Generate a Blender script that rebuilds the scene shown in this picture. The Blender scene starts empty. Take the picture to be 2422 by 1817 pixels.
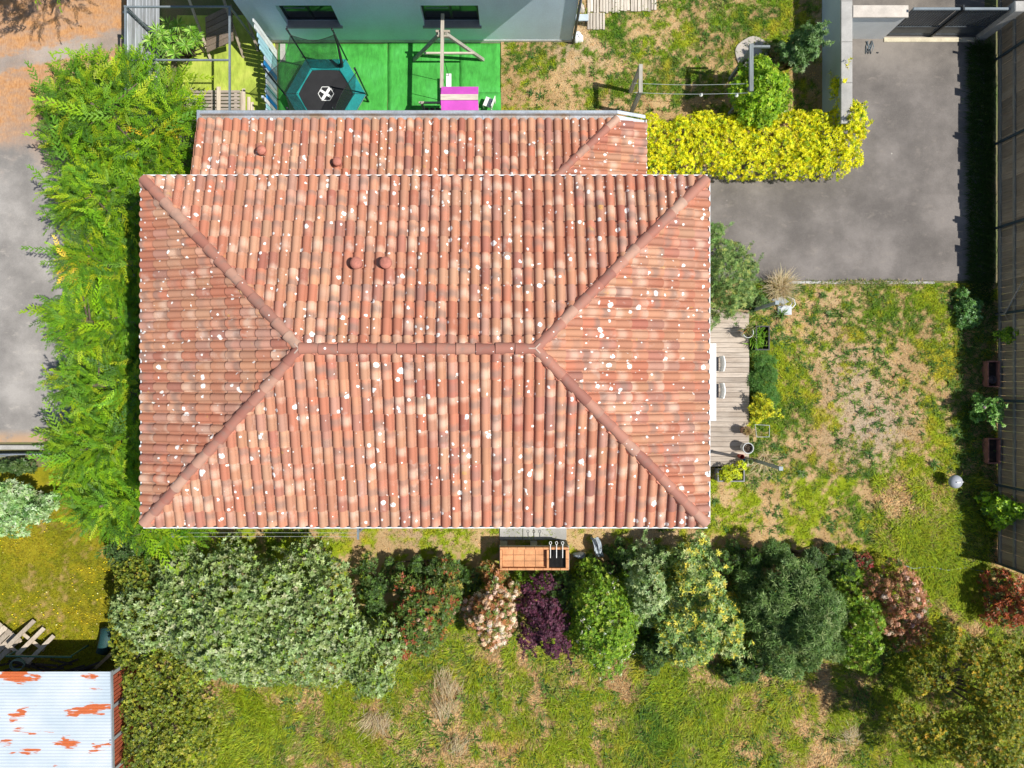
import bpy, bmesh, math, random
import numpy as np
from mathutils import Vector, Matrix

sc = bpy.context.scene
COL = sc.collection
# ---------------------------------------------------------------- camera, sky, sun, exposure
CAM_H = 22.0            # metres above the ground
FPX = 1682.0            # focal length in photograph pixels (2422 wide)
cd = bpy.data.cameras.new('camera'); cam = bpy.data.objects.new('camera', cd); COL.objects.link(cam)
cam.location = (0, 0, CAM_H); cam.rotation_euler = (0, 0, 0)
cd.sensor_width = 36.0; cd.lens = 36.0 * FPX / 2422.0
cd.clip_start = 0.1; cd.clip_end = 2000
sc.camera = cam
SUN_EL = math.radians(57); SUN_AZ = math.radians(101.5)     # azimuth clockwise from +Y
sun_from = Vector((math.sin(SUN_AZ) * math.cos(SUN_EL), math.cos(SUN_AZ) * math.cos(SUN_EL), math.sin(SUN_EL)))
w = bpy.data.worlds.new('World'); sc.world = w; w.use_nodes = True
wn = w.node_tree; bg = wn.nodes['Background']
sky = wn.nodes.new('ShaderNodeTexSky'); sky.sky_type = 'NISHITA'; sky.sun_disc = False
sky.sun_elevation = SUN_EL; sky.sun_rotation = SUN_AZ; sky.altitude = 50; sky.air_density = 1.0; sky.dust_density = 0.6
wn.links.new(sky.outputs[0], bg.inputs[0]); bg.inputs[1].default_value = 0.09
sd = bpy.data.lights.new('sun', 'SUN'); sd.energy = 5.0; sd.angle = math.radians(0.53); sd.color = (1.0, 0.965, 0.90)
so = bpy.data.objects.new('sun', sd); COL.objects.link(so)
so.rotation_euler = (-sun_from).to_track_quat('-Z', 'Y').to_euler(); so.location = sun_from * 60
vs = sc.view_settings; vs.view_transform = 'Standard'; vs.look = 'None'; vs.gamma = 1.0; vs.use_curve_mapping = False
vs.exposure = 0.28
sc.cycles.use_denoising = True
sc.cycles.max_bounces = 8; sc.cycles.transparent_max_bounces = 24

rnd = random.Random(7)
def R(s): return np.random.RandomState(s)

def W(px, py, z=0.0):
    """photograph pixel + the height of the thing it touches -> world point"""
    d = CAM_H - z
    return Vector(((px - 1211.0) / FPX * d, -(py - 908.5) / FPX * d, z))

# ---------------------------------------------------------------- object helpers
ORG = {}
def tag(o, label, cat, group=None):
    o['label'] = label; o['category'] = cat
    if group: o['group'] = group
    return o
def thing(name, label, cat, loc, group=None):
    o = bpy.data.objects.new(name, None); COL.objects.link(o)
    o.location = loc; o.empty_display_size = 0.2; ORG[o.name] = Vector(loc)
    return tag(o, label, cat, group)
def link(name, me, mat, parent=None, origin=None, smooth=False):
    o = bpy.data.objects.new(name, me); COL.objects.link(o)
    if mat is not None and len(me.materials) == 0: me.materials.append(mat)
    if parent is not None:
        o.parent = parent; ORG[o.name] = ORG[parent.name]
    else:
        og = Vector(origin) if origin is not None else Vector((0, 0, 0))
        o.location = og; ORG[o.name] = og
    if smooth:
        me.polygons.foreach_set('use_smooth', np.ones(len(me.polygons), dtype=bool))
    return o
def org(parent, origin):
    if parent is not None: return ORG[parent.name]
    return Vector(origin) if origin is not None else Vector((0, 0, 0))

class MB:
    """collects boxes, beams, tubes, lathes; build() links them as one mesh object (coordinates are world coordinates)"""
    def __init__(s): s.v = []; s.f = []
    def raw(s, vs_, fs_):
        b = len(s.v); s.v += [tuple(p) for p in vs_]; s.f += [tuple(b + i for i in f) for f in fs_]; return s
    def box(s, x0, x1, y0, y1, z0, z1):
        return s.raw([(x0,y0,z0),(x1,y0,z0),(x1,y1,z0),(x0,y1,z0),(x0,y0,z1),(x1,y0,z1),(x1,y1,z1),(x0,y1,z1)],
            [(0,3,2,1),(4,5,6,7),(0,1,5,4),(1,2,6,5),(2,3,7,6),(3,0,4,7)])
    def bbox(s, x0, x1, y0, y1, z0, z1, b=0.008):
        """box with chamfered top edges"""
        return s.raw([(x0,y0,z0),(x1,y0,z0),(x1,y1,z0),(x0,y1,z0),(x0,y0,z1-b),(x1,y0,z1-b),(x1,y1,z1-b),(x0,y1,z1-b),
                      (x0+b,y0+b,z1),(x1-b,y0+b,z1),(x1-b,y1-b,z1),(x0+b,y1-b,z1)],
            [(0,3,2,1),(0,1,5,4),(1,2,6,5),(2,3,7,6),(3,0,4,7),(4,5,9,8),(5,6,10,9),(6,7,11,10),(7,4,8,11),(8,9,10,11)])
    def beam(s, a, b, w, h=None, up=(0,0,1)):
        a = Vector(a); b = Vector(b); h = w if h is None else h
        d = (b - a).normalized(); u = Vector(up)
        if abs(d.dot(u)) > 0.98: u = Vector((0, 1, 0))
        x = d.cross(u).normalized(); y = x.cross(d).normalized()
        p = []
        for q in (a, b):
            for sx, sy in ((-1,-1),(1,-1),(1,1),(-1,1)): p.append(q + x*sx*w/2 + y*sy*h/2)
        return s.raw(p, [(0,1,2,3),(7,6,5,4),(0,4,5,1),(1,5,6,2),(2,6,7,3),(3,7,4,0)])
    def tube(s, pts, r, seg=8, caps=True):
        pts = [Vector(p) for p in pts]; n = len(pts)
        rs = r if isinstance(r, (list, tuple)) else [r]*n
        rings = []; prev = None
        for i, p in enumerate(pts):
            d = (pts[min(i+1,n-1)] - pts[max(i-1,0)]).normalized()
            if prev is None:
                u = Vector((0,0,1)) if abs(d.z) < 0.9 else Vector((1,0,0))
                x = d.cross(u).normalized()
            else:
                x = (prev - d*prev.dot(d)).normalized()
            prev = x; y = d.cross(x)
            rings.append([p + (x*math.cos(2*math.pi*k/seg) + y*math.sin(2*math.pi*k/seg))*rs[i] for k in range(seg)])
        vv = [q for r_ in rings for q in r_]; ff = []
        for i in range(n-1):
            for k in range(seg):
                k2 = (k+1) % seg
                ff.append((i*seg+k, i*seg+k2, (i+1)*seg+k2, (i+1)*seg+k))
        if caps: ff.append(tuple(range(seg-1,-1,-1))); ff.append(tuple((n-1)*seg+k for k in range(seg)))
        return s.raw(vv, ff)
    def lathe(s, c, prof, seg=20, sx=1.0, sy=1.0):
        c = Vector(c); vv = []; ff = []; n = len(prof)
        for r, z in prof:
            for k in range(seg):
                a = 2*math.pi*k/seg; vv.append((c.x + r*sx*math.cos(a), c.y + r*sy*math.sin(a), c.z + z))
        for i in range(n-1):
            for k in range(seg):
                k2 = (k+1) % seg; ff.append((i*seg+k, i*seg+k2, (i+1)*seg+k2, (i+1)*seg+k))
        if prof[0][0] > 1e-4: ff.append(tuple(range(seg-1,-1,-1)))
        if prof[-1][0] > 1e-4: ff.append(tuple((n-1)*seg+k for k in range(seg)))
        return s.raw(vv, ff)
    def poly(s, pts, z0, z1):
        n = len(pts)
        return s.raw([(x,y,z0) for x,y in pts] + [(x,y,z1) for x,y in pts],
            [tuple(range(n-1,-1,-1)), tuple(range(n,2*n))] + [(i,(i+1)%n,n+(i+1)%n,n+i) for i in range(n)])
    def build(s, name, mat, parent=None, origin=None, smooth=False):
        og = org(parent, origin)
        me = bpy.data.meshes.new(name)
        me.from_pydata([(v[0]-og.x, v[1]-og.y, v[2]-og.z) for v in s.v], [], s.f); me.update()
        return link(name, me, mat, parent, origin, smooth)

def npmesh(name, V, F, cols=None, smooth=False):
    """V (n,3), F (m,k) arrays -> mesh; cols (n,3) -> point colour attribute Col"""
    me = bpy.data.meshes.new(name); n = len(V); m, k = F.shape
    me.vertices.add(n); me.vertices.foreach_set('co', np.ascontiguousarray(V, dtype=np.float32).ravel())
    me.loops.add(m*k); me.loops.foreach_set('vertex_index', np.ascontiguousarray(F, dtype=np.int32).ravel())
    me.polygons.add(m); me.polygons.foreach_set('loop_start', np.arange(0, m*k, k, dtype=np.int32))
    if cols is not None:
        a = me.attributes.new('Col', 'FLOAT_COLOR', 'POINT')
        c = np.ones((n, 4), dtype=np.float32); c[:, :3] = cols; a.data.foreach_set('color', c.ravel())
    if smooth: me.polygons.foreach_set('use_smooth', np.ones(m, dtype=bool))
    me.update(calc_edges=True); return me

# ---------------------------------------------------------------- numpy noise
def _h(xi, yi, s):
    h = (xi.astype(np.int64)*374761393 + yi.astype(np.int64)*668265263 + s*974634777) & 0xffffffff
    h = ((h ^ (h >> 13))*1274126177) & 0xffffffff
    h = ((h ^ (h >> 16))*2246822519) & 0xffffffff
    return (h ^ (h >> 15)) / 4294967295.0
def vnoise(x, y, s=0):
    xi = np.floor(x); yi = np.floor(y); fx = x-xi; fy = y-yi
    fx = fx*fx*(3-2*fx); fy = fy*fy*(3-2*fy)
    a = _h(xi,yi,s); b = _h(xi+1,yi,s); c = _h(xi,yi+1,s); d = _h(xi+1,yi+1,s)
    return (a*(1-fx)+b*fx)*(1-fy) + (c*(1-fx)+d*fx)*fy
def fbm(x, y, sc_, s=0, o=4):
    t = 0; a = 0.5; f = 1.0/sc_; n = 0
    for i in range(o):
        t = t + a*vnoise(x*f+17.3*i, y*f-9.1*i, s+i*31); n += a; a *= 0.55; f *= 2.03
    return t/n
def sstep(a, b, x):
    t = np.clip((x-a)/(b-a), 0, 1); return t*t*(3-2*t)

# ---------------------------------------------------------------- materials
class NT:
    def __init__(s, name):
        s.m = bpy.data.materials.new(name); s.m.use_nodes = True; s.t = s.m.node_tree
        s.p = s.t.nodes['Principled BSDF']; s.out = s.t.nodes['Material Output']
    def n(s, kind, ins=None, **props):
        nd = s.t.nodes.new('ShaderNode' + kind)
        for k, v in props.items(): setattr(nd, k, v)
        for k, v in (ins or {}).items():
            sk = nd.inputs[k]
            if hasattr(v, 'links') or isinstance(v, bpy.types.NodeSocket): s.t.links.new(v, sk)
            else: sk.default_value = v
        return nd
    def mix(s, fac, a, b, mode='MIX'):
        nd = s.n('Mix', data_type='RGBA', blend_type=mode)
        for i, v in ((0, fac), (6, a), (7, b)):
            if isinstance(v, bpy.types.NodeSocket): s.t.links.new(v, nd.inputs[i])
            else: nd.inputs[i].default_value = v if i == 0 else ((*v, 1) if len(v) == 3 else v)
        return nd.outputs[2]
    def math(s, op, a, b=0.0, c=0.0, clamp=False):
        nd = s.n('Math', operation=op, use_clamp=clamp)
        for i, v in enumerate((a, b, c)):
            if isinstance(v, bpy.types.NodeSocket): s.t.links.new(v, nd.inputs[i])
            else: nd.inputs[i].default_value = v
        return nd.outputs[0]
    def ramp(s, fac, stops, interp='LINEAR'):
        nd = s.n('ValToRGB', {0: fac}); cr = nd.color_ramp; cr.interpolation = interp
        while len(cr.elements) < len(stops): cr.elements.new(0.5)
        for e, (p, c) in zip(cr.elements, stops):
            e.position = p; e.color = (*c, 1) if hasattr(c, '__len__') else (c, c, c, 1)
        return nd.outputs[0]
    def rng(s, v, a, b, c=0.0, d=1.0, smooth=False):
        nd = s.n('MapRange', {0: v, 1: a, 2: b, 3: c, 4: d}, interpolation_type='SMOOTHSTEP' if smooth else 'LINEAR')
        return nd.outputs[0]
    def noise(s, vec, scale, detail=4, rough=0.55, dist=0.0):
        return s.n('TexNoise', {'Vector': vec, 'Scale': scale, 'Detail': detail, 'Roughness': rough, 'Distortion': dist}).outputs[0]
    def pos(s): return s.n('NewGeometry').outputs['Position']
    def scl(s, vec, v): return s.n('Mapping', {'Vector': vec, 'Scale': v}).outputs[0]
    def bump(s, h, dist, strength=1.0):
        nd = s.n('Bump', {'Height': h, 'Distance': dist, 'Strength': strength}); s.t.links.new(nd.outputs[0], s.p.inputs['Normal'])
    def set(s, **k):
        for a, v in k.items():
            sk = s.p.inputs[a.replace('_', ' ')]
            if isinstance(v, bpy.types.NodeSocket): s.t.links.new(v, sk)
            else: sk.default_value = (*v, 1) if hasattr(v, '__len__') and len(v) == 3 else v
        return s

MATS = {}
def M(name, base, rough=0.75, var=0.25, scale=3.0, fine=40.0, metal=0.0, bump=0.0, stretch=None, col2=None, amt2=0.5, spec=0.35):
    """surface with two scales of colour variation"""
    if name in MATS: return MATS[name]
    t = NT(name); p = t.pos(); q = t.scl(p, stretch) if stretch else p
    c2 = col2 or tuple(min(1, c*(1-var)) for c in base); c1 = tuple(min(1, c*(1+var*0.35)) for c in base)
    n1 = t.noise(q, scale, 5, 0.6); c = t.mix(t.rng(n1, 0.35, 0.65, 0, 1), c2 if col2 is None else base, c1 if col2 is None else c2)
    n2 = t.noise(q, fine, 3, 0.6); k = t.rng(n2, 0.3, 0.7, 1-var*0.7, 1+var*0.5)
    g = t.n('CombineColor', {0: k, 1: k, 2: k}).outputs[0]
    c = t.mix(1.0, c, g, 'MULTIPLY')
    t.set(Base_Color=c, Roughness=rough, Metallic=metal, Specular_IOR_Level=spec)
    if bump: t.bump(n2, bump)
    MATS[name] = t.m; return t.m
def wood(name, base, axis, rough=0.8, var=0.45):
    """weathered timber, grain along axis ('x','y','z'), a shade of its own for each board"""
    key = name + axis
    if key in MATS: return MATS[key]
    t = NT(key); st = {'x': (1.2, 22, 22), 'y': (22, 1.2, 22), 'z': (22, 22, 1.2)}[axis]
    oi = t.n('ObjectInfo'); r = oi.outputs['Random']
    off = t.n('CombineXYZ', {0: t.math('MULTIPLY', r, 37.0), 1: t.math('MULTIPLY', r, 91.0), 2: 0.0}).outputs[0]
    v = t.n('VectorMath', {0: t.pos(), 1: off}, operation='ADD').outputs[0]
    g = t.noise(t.scl(v, st), 1.6, 6, 0.65); b = t.noise(v, 1.7, 3)
    c = t.ramp(t.rng(g, 0.3, 0.7), [(0, tuple(x*(1-var) for x in base)), (0.45, base), (1, tuple(min(1, x*1.18) for x in base))])
    c = t.mix(t.rng(b, 0.45, 0.7, 0, 0.45), c, (base[0]*0.62, base[1]*0.56, base[2]*0.5))
    k = t.rng(r, 0, 1, 0.78, 1.14); kk = t.n('CombineColor', {0: k, 1: k, 2: k}).outputs[0]
    c = t.mix(1.0, c, kk, 'MULTIPLY')
    t.set(Base_Color=c, Roughness=rough, Specular_IOR_Level=0.25); t.bump(g, 0.003)
    MATS[key] = t.m; return t.m
def foliage(name, rough=0.5, trans=0.34, spec=0.3):
    if name in MATS: return MATS[name]
    t = NT(name); a = t.n('Attribute', attribute_name='Col').outputs['Color']
    n = t.noise(t.pos(), 30, 2); k = t.rng(n, 0.3, 0.7, 0.82, 1.15); kk = t.n('CombineColor', {0: k, 1: k, 2: k}).outputs[0]
    c = t.mix(1.0, a, kk, 'MULTIPLY')
    t.set(Base_Color=c, Roughness=rough, Specular_IOR_Level=spec)
    tr = t.n('BsdfTranslucent', {'Color': t.mix(1.0, c, (1.25, 1.2, 0.6), 'MULTIPLY')})
    mx = t.n('MixShader', {0: trans, 1: t.p.outputs[0], 2: tr.outputs[0]})
    t.t.links.new(mx.outputs[0], t.out.inputs[0])
    MATS[name] = t.m; return t.m
LEAF = foliage('leaf_matte'); LEAFG = foliage('leaf_glossy', 0.40, 0.28, 0.32); GRASSM = foliage('grass_blade', 0.6, 0.3, 0.2); PETAL = foliage('petal', 0.7, 0.25, 0.2)

def lawn_mat():
    t = NT('lawn_soil'); a = t.n('Attribute', attribute_name='Col').outputs['Color']; p = t.pos()
    n = t.noise(p, 55, 4, 0.7); k = t.rng(n, 0.3, 0.7, 0.62, 1.3); kk = t.n('CombineColor', {0: k, 1: k, 2: k}).outputs[0]
    t.set(Base_Color=t.mix(1.0, a, kk, 'MULTIPLY'), Roughness=0.95, Specular_IOR_Level=0.1); t.bump(n, 0.02)
    return t.m
LAWN = lawn_mat()
ZINC = M('zinc', (0.50, 0.54, 0.58), 0.42, 0.22, 2.2, 25, 0.5, stretch=(1, 1, 1))
WHITE = M('white_paint', (0.78, 0.78, 0.76), 0.5, 0.12, 3, 30)
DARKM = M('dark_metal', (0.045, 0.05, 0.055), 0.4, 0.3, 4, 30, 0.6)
STEEL = M('grey_steel', (0.20, 0.235, 0.255), 0.5, 0.2, 3, 30, 0.15)
RENDER = M('wall_render', (0.74, 0.73, 0.69), 0.9, 0.12, 0.8, 60, bump=0.002)
CONC = M('concrete', (0.40, 0.385, 0.355), 0.9, 0.25, 1.6, 45, bump=0.003)
# ================================================================ ground, roads, lawns
def structure(o): o['kind'] = 'structure'; return o
GM = 22.0/FPX
me = npmesh('ground', np.array([(-250, -250, 0), (250, -250, 0), (250, 250, 0), (-250, 250, 0)], float), np.array([[0, 1, 2, 3]]))
structure(link('ground', me, M('earth', (0.17, 0.14, 0.075), 0.95, 0.4, 0.7, 30, col2=(0.10, 0.14, 0.035), bump=0.01)))

def asphalt(name, base, litter):
    t = NT(name); p = t.pos()
    n1 = t.noise(p, 0.62, 6, 0.62); n2 = t.noise(t.scl(p, (1, 1.6, 1)), 2.2, 6, 0.65); n3 = t.noise(p, 90, 3, 0.7)
    c = t.ramp(t.rng(n1, 0.36, 0.64), [(0, tuple(b*0.76 for b in base)), (0.5, base), (1, tuple(min(1, b*1.32) for b in base))])
    c = t.mix(t.rng(n2, 0.58, 0.78, 0, 0.65), c, (base[0]*1.7, base[1]*1.65, base[2]*1.55))
    k = t.rng(n3, 0.3, 0.7, 0.72, 1.25); c = t.mix(1.0, c, t.n('CombineColor', {0: k, 1: k, 2: k}).outputs[0], 'MULTIPLY')
    sepp = t.n('SeparateXYZ', {0: p})
    if litter:      # fallen conifer needles: a band of brown litter swept to the north end, with a bare wheel track through it
        w_ = t.math('ADD', sepp.outputs[1], t.math('MULTIPLY', t.math('SUBTRACT', n1, 0.5), 4.5))
        m_ = t.rng(w_, 6.3, 8.6, 0, 1, True)
        tr = t.math('ABSOLUTE', t.math('SUBTRACT', t.math('ADD', sepp.outputs[1], t.math('MULTIPLY', sepp.outputs[0], -0.22)), 13.35))
        tr = t.math('ADD', tr, t.math('MULTIPLY', t.math('SUBTRACT', n2, 0.5), 0.5))
        m_ = t.math('MULTIPLY', m_, t.rng(tr, 0.16, 0.34, 0.25, 1, True))
        lc = t.mix(t.rng(t.noise(t.scl(p, (1, 0.4, 1)), 26, 4), 0.35, 0.65), (0.38, 0.18, 0.07), (0.52, 0.275, 0.12))
        c = t.mix(t.math('MULTIPLY', m_, t.rng(n2, 0.35, 0.6, 0.55, 1)), c, lc)
        s_ = t.math('MULTIPLY', t.rng(sepp.outputs[1], -1.35, -1.75, 0, 1, True), t.rng(n2, 0.3, 0.5)); c = t.mix(s_, c, (0.42, 0.27, 0.16))
    else:           # pale dust swept from the verge
        d = t.math('MULTIPLY', t.rng(sepp.outputs[1], 8.5, 11.0, 0, 0.45, True), t.rng(n1, 0.3, 0.6)); c = t.mix(d, c, (0.27, 0.235, 0.19))
        vo = t.n('TexVoronoi', {'Vector': p, 'Scale': 2.1}); cs = t.n('SeparateColor', {0: vo.outputs['Color']})
        sp_ = t.math('MULTIPLY', t.math('LESS_THAN', vo.outputs['Distance'], t.rng(cs.outputs[1], 0, 1, 0.01, 0.05)), t.math('GREATER_THAN', cs.outputs[0], 0.55))
        c = t.mix(t.math('MULTIPLY', sp_, 0.7), c, (0.5, 0.47, 0.42))
    t.set(Base_Color=c, Roughness=0.88, Specular_IOR_Level=0.25); t.bump(n3, 0.004); return t.m
mb = MB(); mb.poly([(-18, -1.80), (-10.6, -1.80), (-10.6, 7.0), (-11.85, 8.0), (-11.85, 14), (-18, 14)], 0.002, 0.014)
structure(mb.build('road', asphalt('road_asphalt', (0.27, 0.25, 0.23), True)))
mb = MB(); mb.poly([(4.02, 3.19), (14.6, 3.19), (14.6, 14), (9.86, 14), (9.86, 6.9), (4.02, 6.9)], 0.002, 0.030)
structure(mb.build('driveway', asphalt('driveway_asphalt', (0.158, 0.141, 0.128), False)))
# edging strip between driveway and lawn, with a scruffy joint
mb = MB(); rr = random.Random(5)
for k in range(9):
    x0 = 8.55+k*0.5; mb.bbox(x0+0.004, x0+0.496, 3.09+rr.uniform(-.006, .006), 3.175+rr.uniform(-.006, .006), 0.0, 0.055+rr.uniform(0, .008), 0.01)
structure(mb.build('edging_kerb', CONC))

TAN = np.array((0.525, 0.360, 0.180)); TAN2 = np.array((0.43, 0.285, 0.135)); ORA = np.array((0.50, 0.295, 0.060)); SOIL = np.array((0.45, 0.355, 0.255))
GRN = np.array((0.120, 0.205, 0.012)); GRN2 = np.array((0.058, 0.140, 0.013)); LIM = np.array((0.270, 0.330, 0.014)); YEL = np.array((0.48, 0.39, 0.035))
def L3(a, b, t): return a*(1-t[..., None]) + b*t[..., None]
def lawn_color(X, Y, zone):
    px = 1211 + X/GM; py = 908.5 - Y/GM
    def blobs(bl):
        b = np.zeros_like(X)
        for x, y, r, k in bl: b += k*np.exp(-((px-x)**2+(py-y)**2)/(r*r))
        return b
    n1 = fbm(X, Y, 1.0, 3); n2 = fbm(X, Y, 0.30, 9); n3 = fbm(X, Y, 0.10, 14, 3); n4 = fbm(X, Y, 0.8, 40); n5 = fbm(X, Y, 2.2, 77)
    if zone == 'yard':
        bias = -0.03 + blobs([(1720, 40, 150, .12), (1840, 60, 90, .12), (1460, 55, 75, .10), (1215, 150, 40, .08), (1220, 240, 60, .05), (1480, 130, 60, .06), (1300, 240, 60, .03), (1840, 230, 60, .05), (1660, 230, 60, .06), (1370, 95, 50, -.08), (1400, 60, 40, -.1)])
        lime = -0.05; yel = -0.06; soil = blobs([(1380, 130, 60, .3), (1340, 105, 40, .4)])
    elif zone == 'lawn':
        bias = 0.0 + blobs([(1800, 890, 80, .16), (1860, 960, 120, .09), (1900, 820, 80, .05), (1950, 1120, 120, .05), (2210, 720, 70, .14), (2235, 860, 70, .16), (2060, 990, 110, -.14), (2020, 860, 80, -.05), (1740, 1190, 110, -.07), (1930, 700, 60, -.03), (1980, 1030, 80, -.1), (2200, 1190, 90, .16), (2110, 720, 60, .05), (1900, 1120, 90, .03), (1740, 1060, 60, .06), (2240, 1060, 50, .12)])
        lime = -0.02 + blobs([(2230, 870, 80, .25), (1830, 870, 100, .1), (2230, 1100, 90, .12)]); yel = -0.02 + blobs([(2235, 880, 55, .22), (1900, 990, 90, .06)])
        soil = blobs([(2060, 1010, 95, .8), (2010, 880, 70, .5), (1800, 1130, 90, .35), (1950, 720, 60, .15)])
    elif zone == 'meadow':
        sn = fbm(X*1.6, Y*0.55+0.5*X, 0.7, 55)
        bias = 0.07 - 0.95*np.maximum(sn-0.52, 0) + blobs([(900, 1720, 40, -.22), (870, 1670, 40, -.12), (1050, 1640, 40, -.20), (1060, 1700, 45, -.22), (1070, 1780, 45, -.20), (1000, 1600, 60, -.06), (960, 1265, 110, -.10), (1500, 1275, 110, -.10), (1750, 1270, 140, -.12), (2180, 1520, 80, .15), (1500, 1750, 150, .1), (620, 1760, 180, .10), (2200, 1300, 120, .12), (1900, 1600, 80, -.05), (2000, 1640, 60, -.08), (1300, 1700, 100, -.05), (700, 1690, 60, -.05), (640, 1270, 120, .06)])
        lime = 0.10 + blobs([(900, 1770, 180, .06), (2180, 1500, 90, .2)]); yel = -0.06; soil = blobs([(1000, 1275, 80, .3), (1530, 1275, 90, .3)])
    else:
        bias = 0.16; lime = 0.10; yel = 0.075; soil = blobs([(230, 1460, 35, .6)])
    g = sstep(0.455, 0.585, n1*0.28 + n2*0.36 + n3*0.36 + bias*.8)
    c = L3(np.broadcast_to(TAN, X.shape+(3,)), TAN2, sstep(0.4, 0.6, n4)); c = L3(c, ORA, 0.6*sstep(0.54, 0.70, n5*.6+n2*.4+yel)); c = L3(c, SOIL, np.clip(soil*1.2, 0, 1)*sstep(0.3, 0.5, n2+0.1))
    gc = L3(np.broadcast_to(GRN, X.shape+(3,)), GRN2, sstep(0.5, 0.64, n4)); gc = L3(gc, LIM, 0.85*sstep(0.44, 0.60, n2*0.5+n5*0.5+lime)); gc = L3(gc, YEL, 0.55*sstep(0.50, 0.70, n2*0.5+n4*0.5+yel))
    c = L3(c, gc, g)
    if zone == 'flower': c = (c*(1-.45)+.45*np.array((.36, .26, .012)))*.85
    return c, g
def relief(X, Y): return 0.012 + 0.045*fbm(X, Y, 0.6, 5, 3)
def lawn_sheet(name, zone, x0, x1, y0, y1, step=0.07):
    xs = np.arange(x0, x1+step, step); ys = np.arange(y0, y1+step, step); X, Y = np.meshgrid(xs, ys)
    c, g = lawn_color(X, Y, zone); Z = relief(X, Y); n, m = X.shape
    V = np.stack([X, Y, Z], -1).reshape(-1, 3); i = np.arange(n*m).reshape(n, m)
    F = np.stack([i[:-1, :-1], i[:-1, 1:], i[1:, 1:], i[1:, :-1]], -1).reshape(-1, 4)
    structure(link(name, npmesh(name, V, F, c.reshape(-1, 3)*0.92, True), LAWN))
def blades(name, label, zone, boxes, density, ln, wd, seed, elev=(0.25, 1.1), drop=None, jit=0.32, flow=0.0):
    r = R(seed); P = []
    for x0, x1, y0, y1 in boxes:
        n = int((x1-x0)*(y1-y0)*density); k = max(1, n//4)
        c = np.stack([r.uniform(x0, x1, k), r.uniform(y0, y1, k)], 1)
        p = np.repeat(c, 4, 0) + r.normal(0, 0.028, (k*4, 2)); p[:, 0] = np.clip(p[:, 0], x0, x1); p[:, 1] = np.clip(p[:, 1], y0, y1); P.append(p)
    P = np.concatenate(P); c, g = lawn_color(P[:, 0], P[:, 1], zone)
    keep = r.rand(len(P)) < (0.62+0.38*g)
    if drop is not None: keep &= ~drop(P[:, 0], P[:, 1])
    P = P[keep]; c = c[keep]; g = g[keep]; n = len(P)
    az = r.uniform(0, 2*np.pi, n)
    if flow: az = np.where(r.rand(n) < flow, fbm(P[:, 0], P[:, 1], 1.6, 91)*9.0 + r.normal(0, 0.45, n), az)
    el = r.uniform(elev[0], elev[1], n); L = ln*r.uniform(0.5, 1.35, n)*(0.55+0.6*g); w_ = wd*r.uniform(0.7, 1.3, n)
    d = np.stack([np.cos(az)*np.cos(el), np.sin(az)*np.cos(el), np.sin(el)], 1); sd_ = np.stack([-np.sin(az), np.cos(az), 0*az], 1)
    b = np.stack([P[:, 0], P[:, 1], relief(P[:, 0], P[:, 1])-0.004], 1)
    mid = b + d*(L*0.55)[:, None]; tip = mid + d*(L*0.45)[:, None]*np.array((1, 1, 0.35))
    V = np.stack([b-sd_*w_[:, None]*0.5, b+sd_*w_[:, None]*0.5, mid+sd_*w_[:, None]*0.42, tip, mid-sd_*w_[:, None]*0.42], 1).reshape(-1, 3)
    i = np.arange(n)[:, None]*5
    F = np.concatenate([np.concatenate([i, i+1, i+2], 1), np.concatenate([i, i+2, i+4], 1), np.concatenate([i+4, i+2, i+3], 1)])
    k = (1+r.normal(0, jit, n)).clip(0.5, 1.7); hue = r.normal(0, 0.10, n)
    cc = c*k[:, None]*1.12; cc[:, 0] *= 1+hue; cc[:, 2] *= 1-hue*0.5
    o = link(name, npmesh(name, V, F, np.repeat(cc, 5, 0).clip(0.005, 0.9)), GRASSM); o['kind'] = 'stuff'; o['label'] = label; o['category'] = 'grass'
    return o
lawn_sheet('lawn', 'lawn', 4.05, 15.2, -2.9, 3.10)
lawn_sheet('yard_lawn', 'yard', -0.34, 9.56, 6.6, 13.5)
lawn_sheet('meadow', 'meadow', -11.2, 17.6, -13.4, -2.9)
lawn_sheet('flower_lawn', 'flower', -17.5, -11.25, -9.5, -2.6)
blades('lawn_grass', 'patchy half-dry grass on the lawn right of the tiled roof', 'lawn', [(7.3, 15.0, -2.9, 3.07), (4.3, 7.3, -2.9, -2.55), (7.0, 8.4, 2.4, 3.07)], 1500, 0.10, 0.016, 101)
blades('yard_grass', 'patchy half-dry grass in the neighbouring yard', 'yard', [(-0.30, 9.5, 7.35, 12.2)], 1400, 0.10, 0.016, 102)
blades('meadow_grass', 'long lime green and straw grass below the shrub row', 'meadow', [(-9.3, 15.0, -12.9, -7.0), (11.2, 15.0, -7.0, -2.9), (15.0, 17.0, -11, -5.8)], 1700, 0.24, 0.018, 103, (0.12, 0.9), flow=0.55)
blades('strip_grass', 'short grass strip along the eave below the tiled roof', 'meadow', [(-8.0, 11.2, -5.2, -3.0)], 700, 0.12, 0.015, 105)
blades('flower_lawn_grass', 'yellow-green lawn grass beside the rusty roof', 'flower', [(-17.2, -11.6, -8.6, -3.4)], 1300, 0.08, 0.012, 104)

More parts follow.
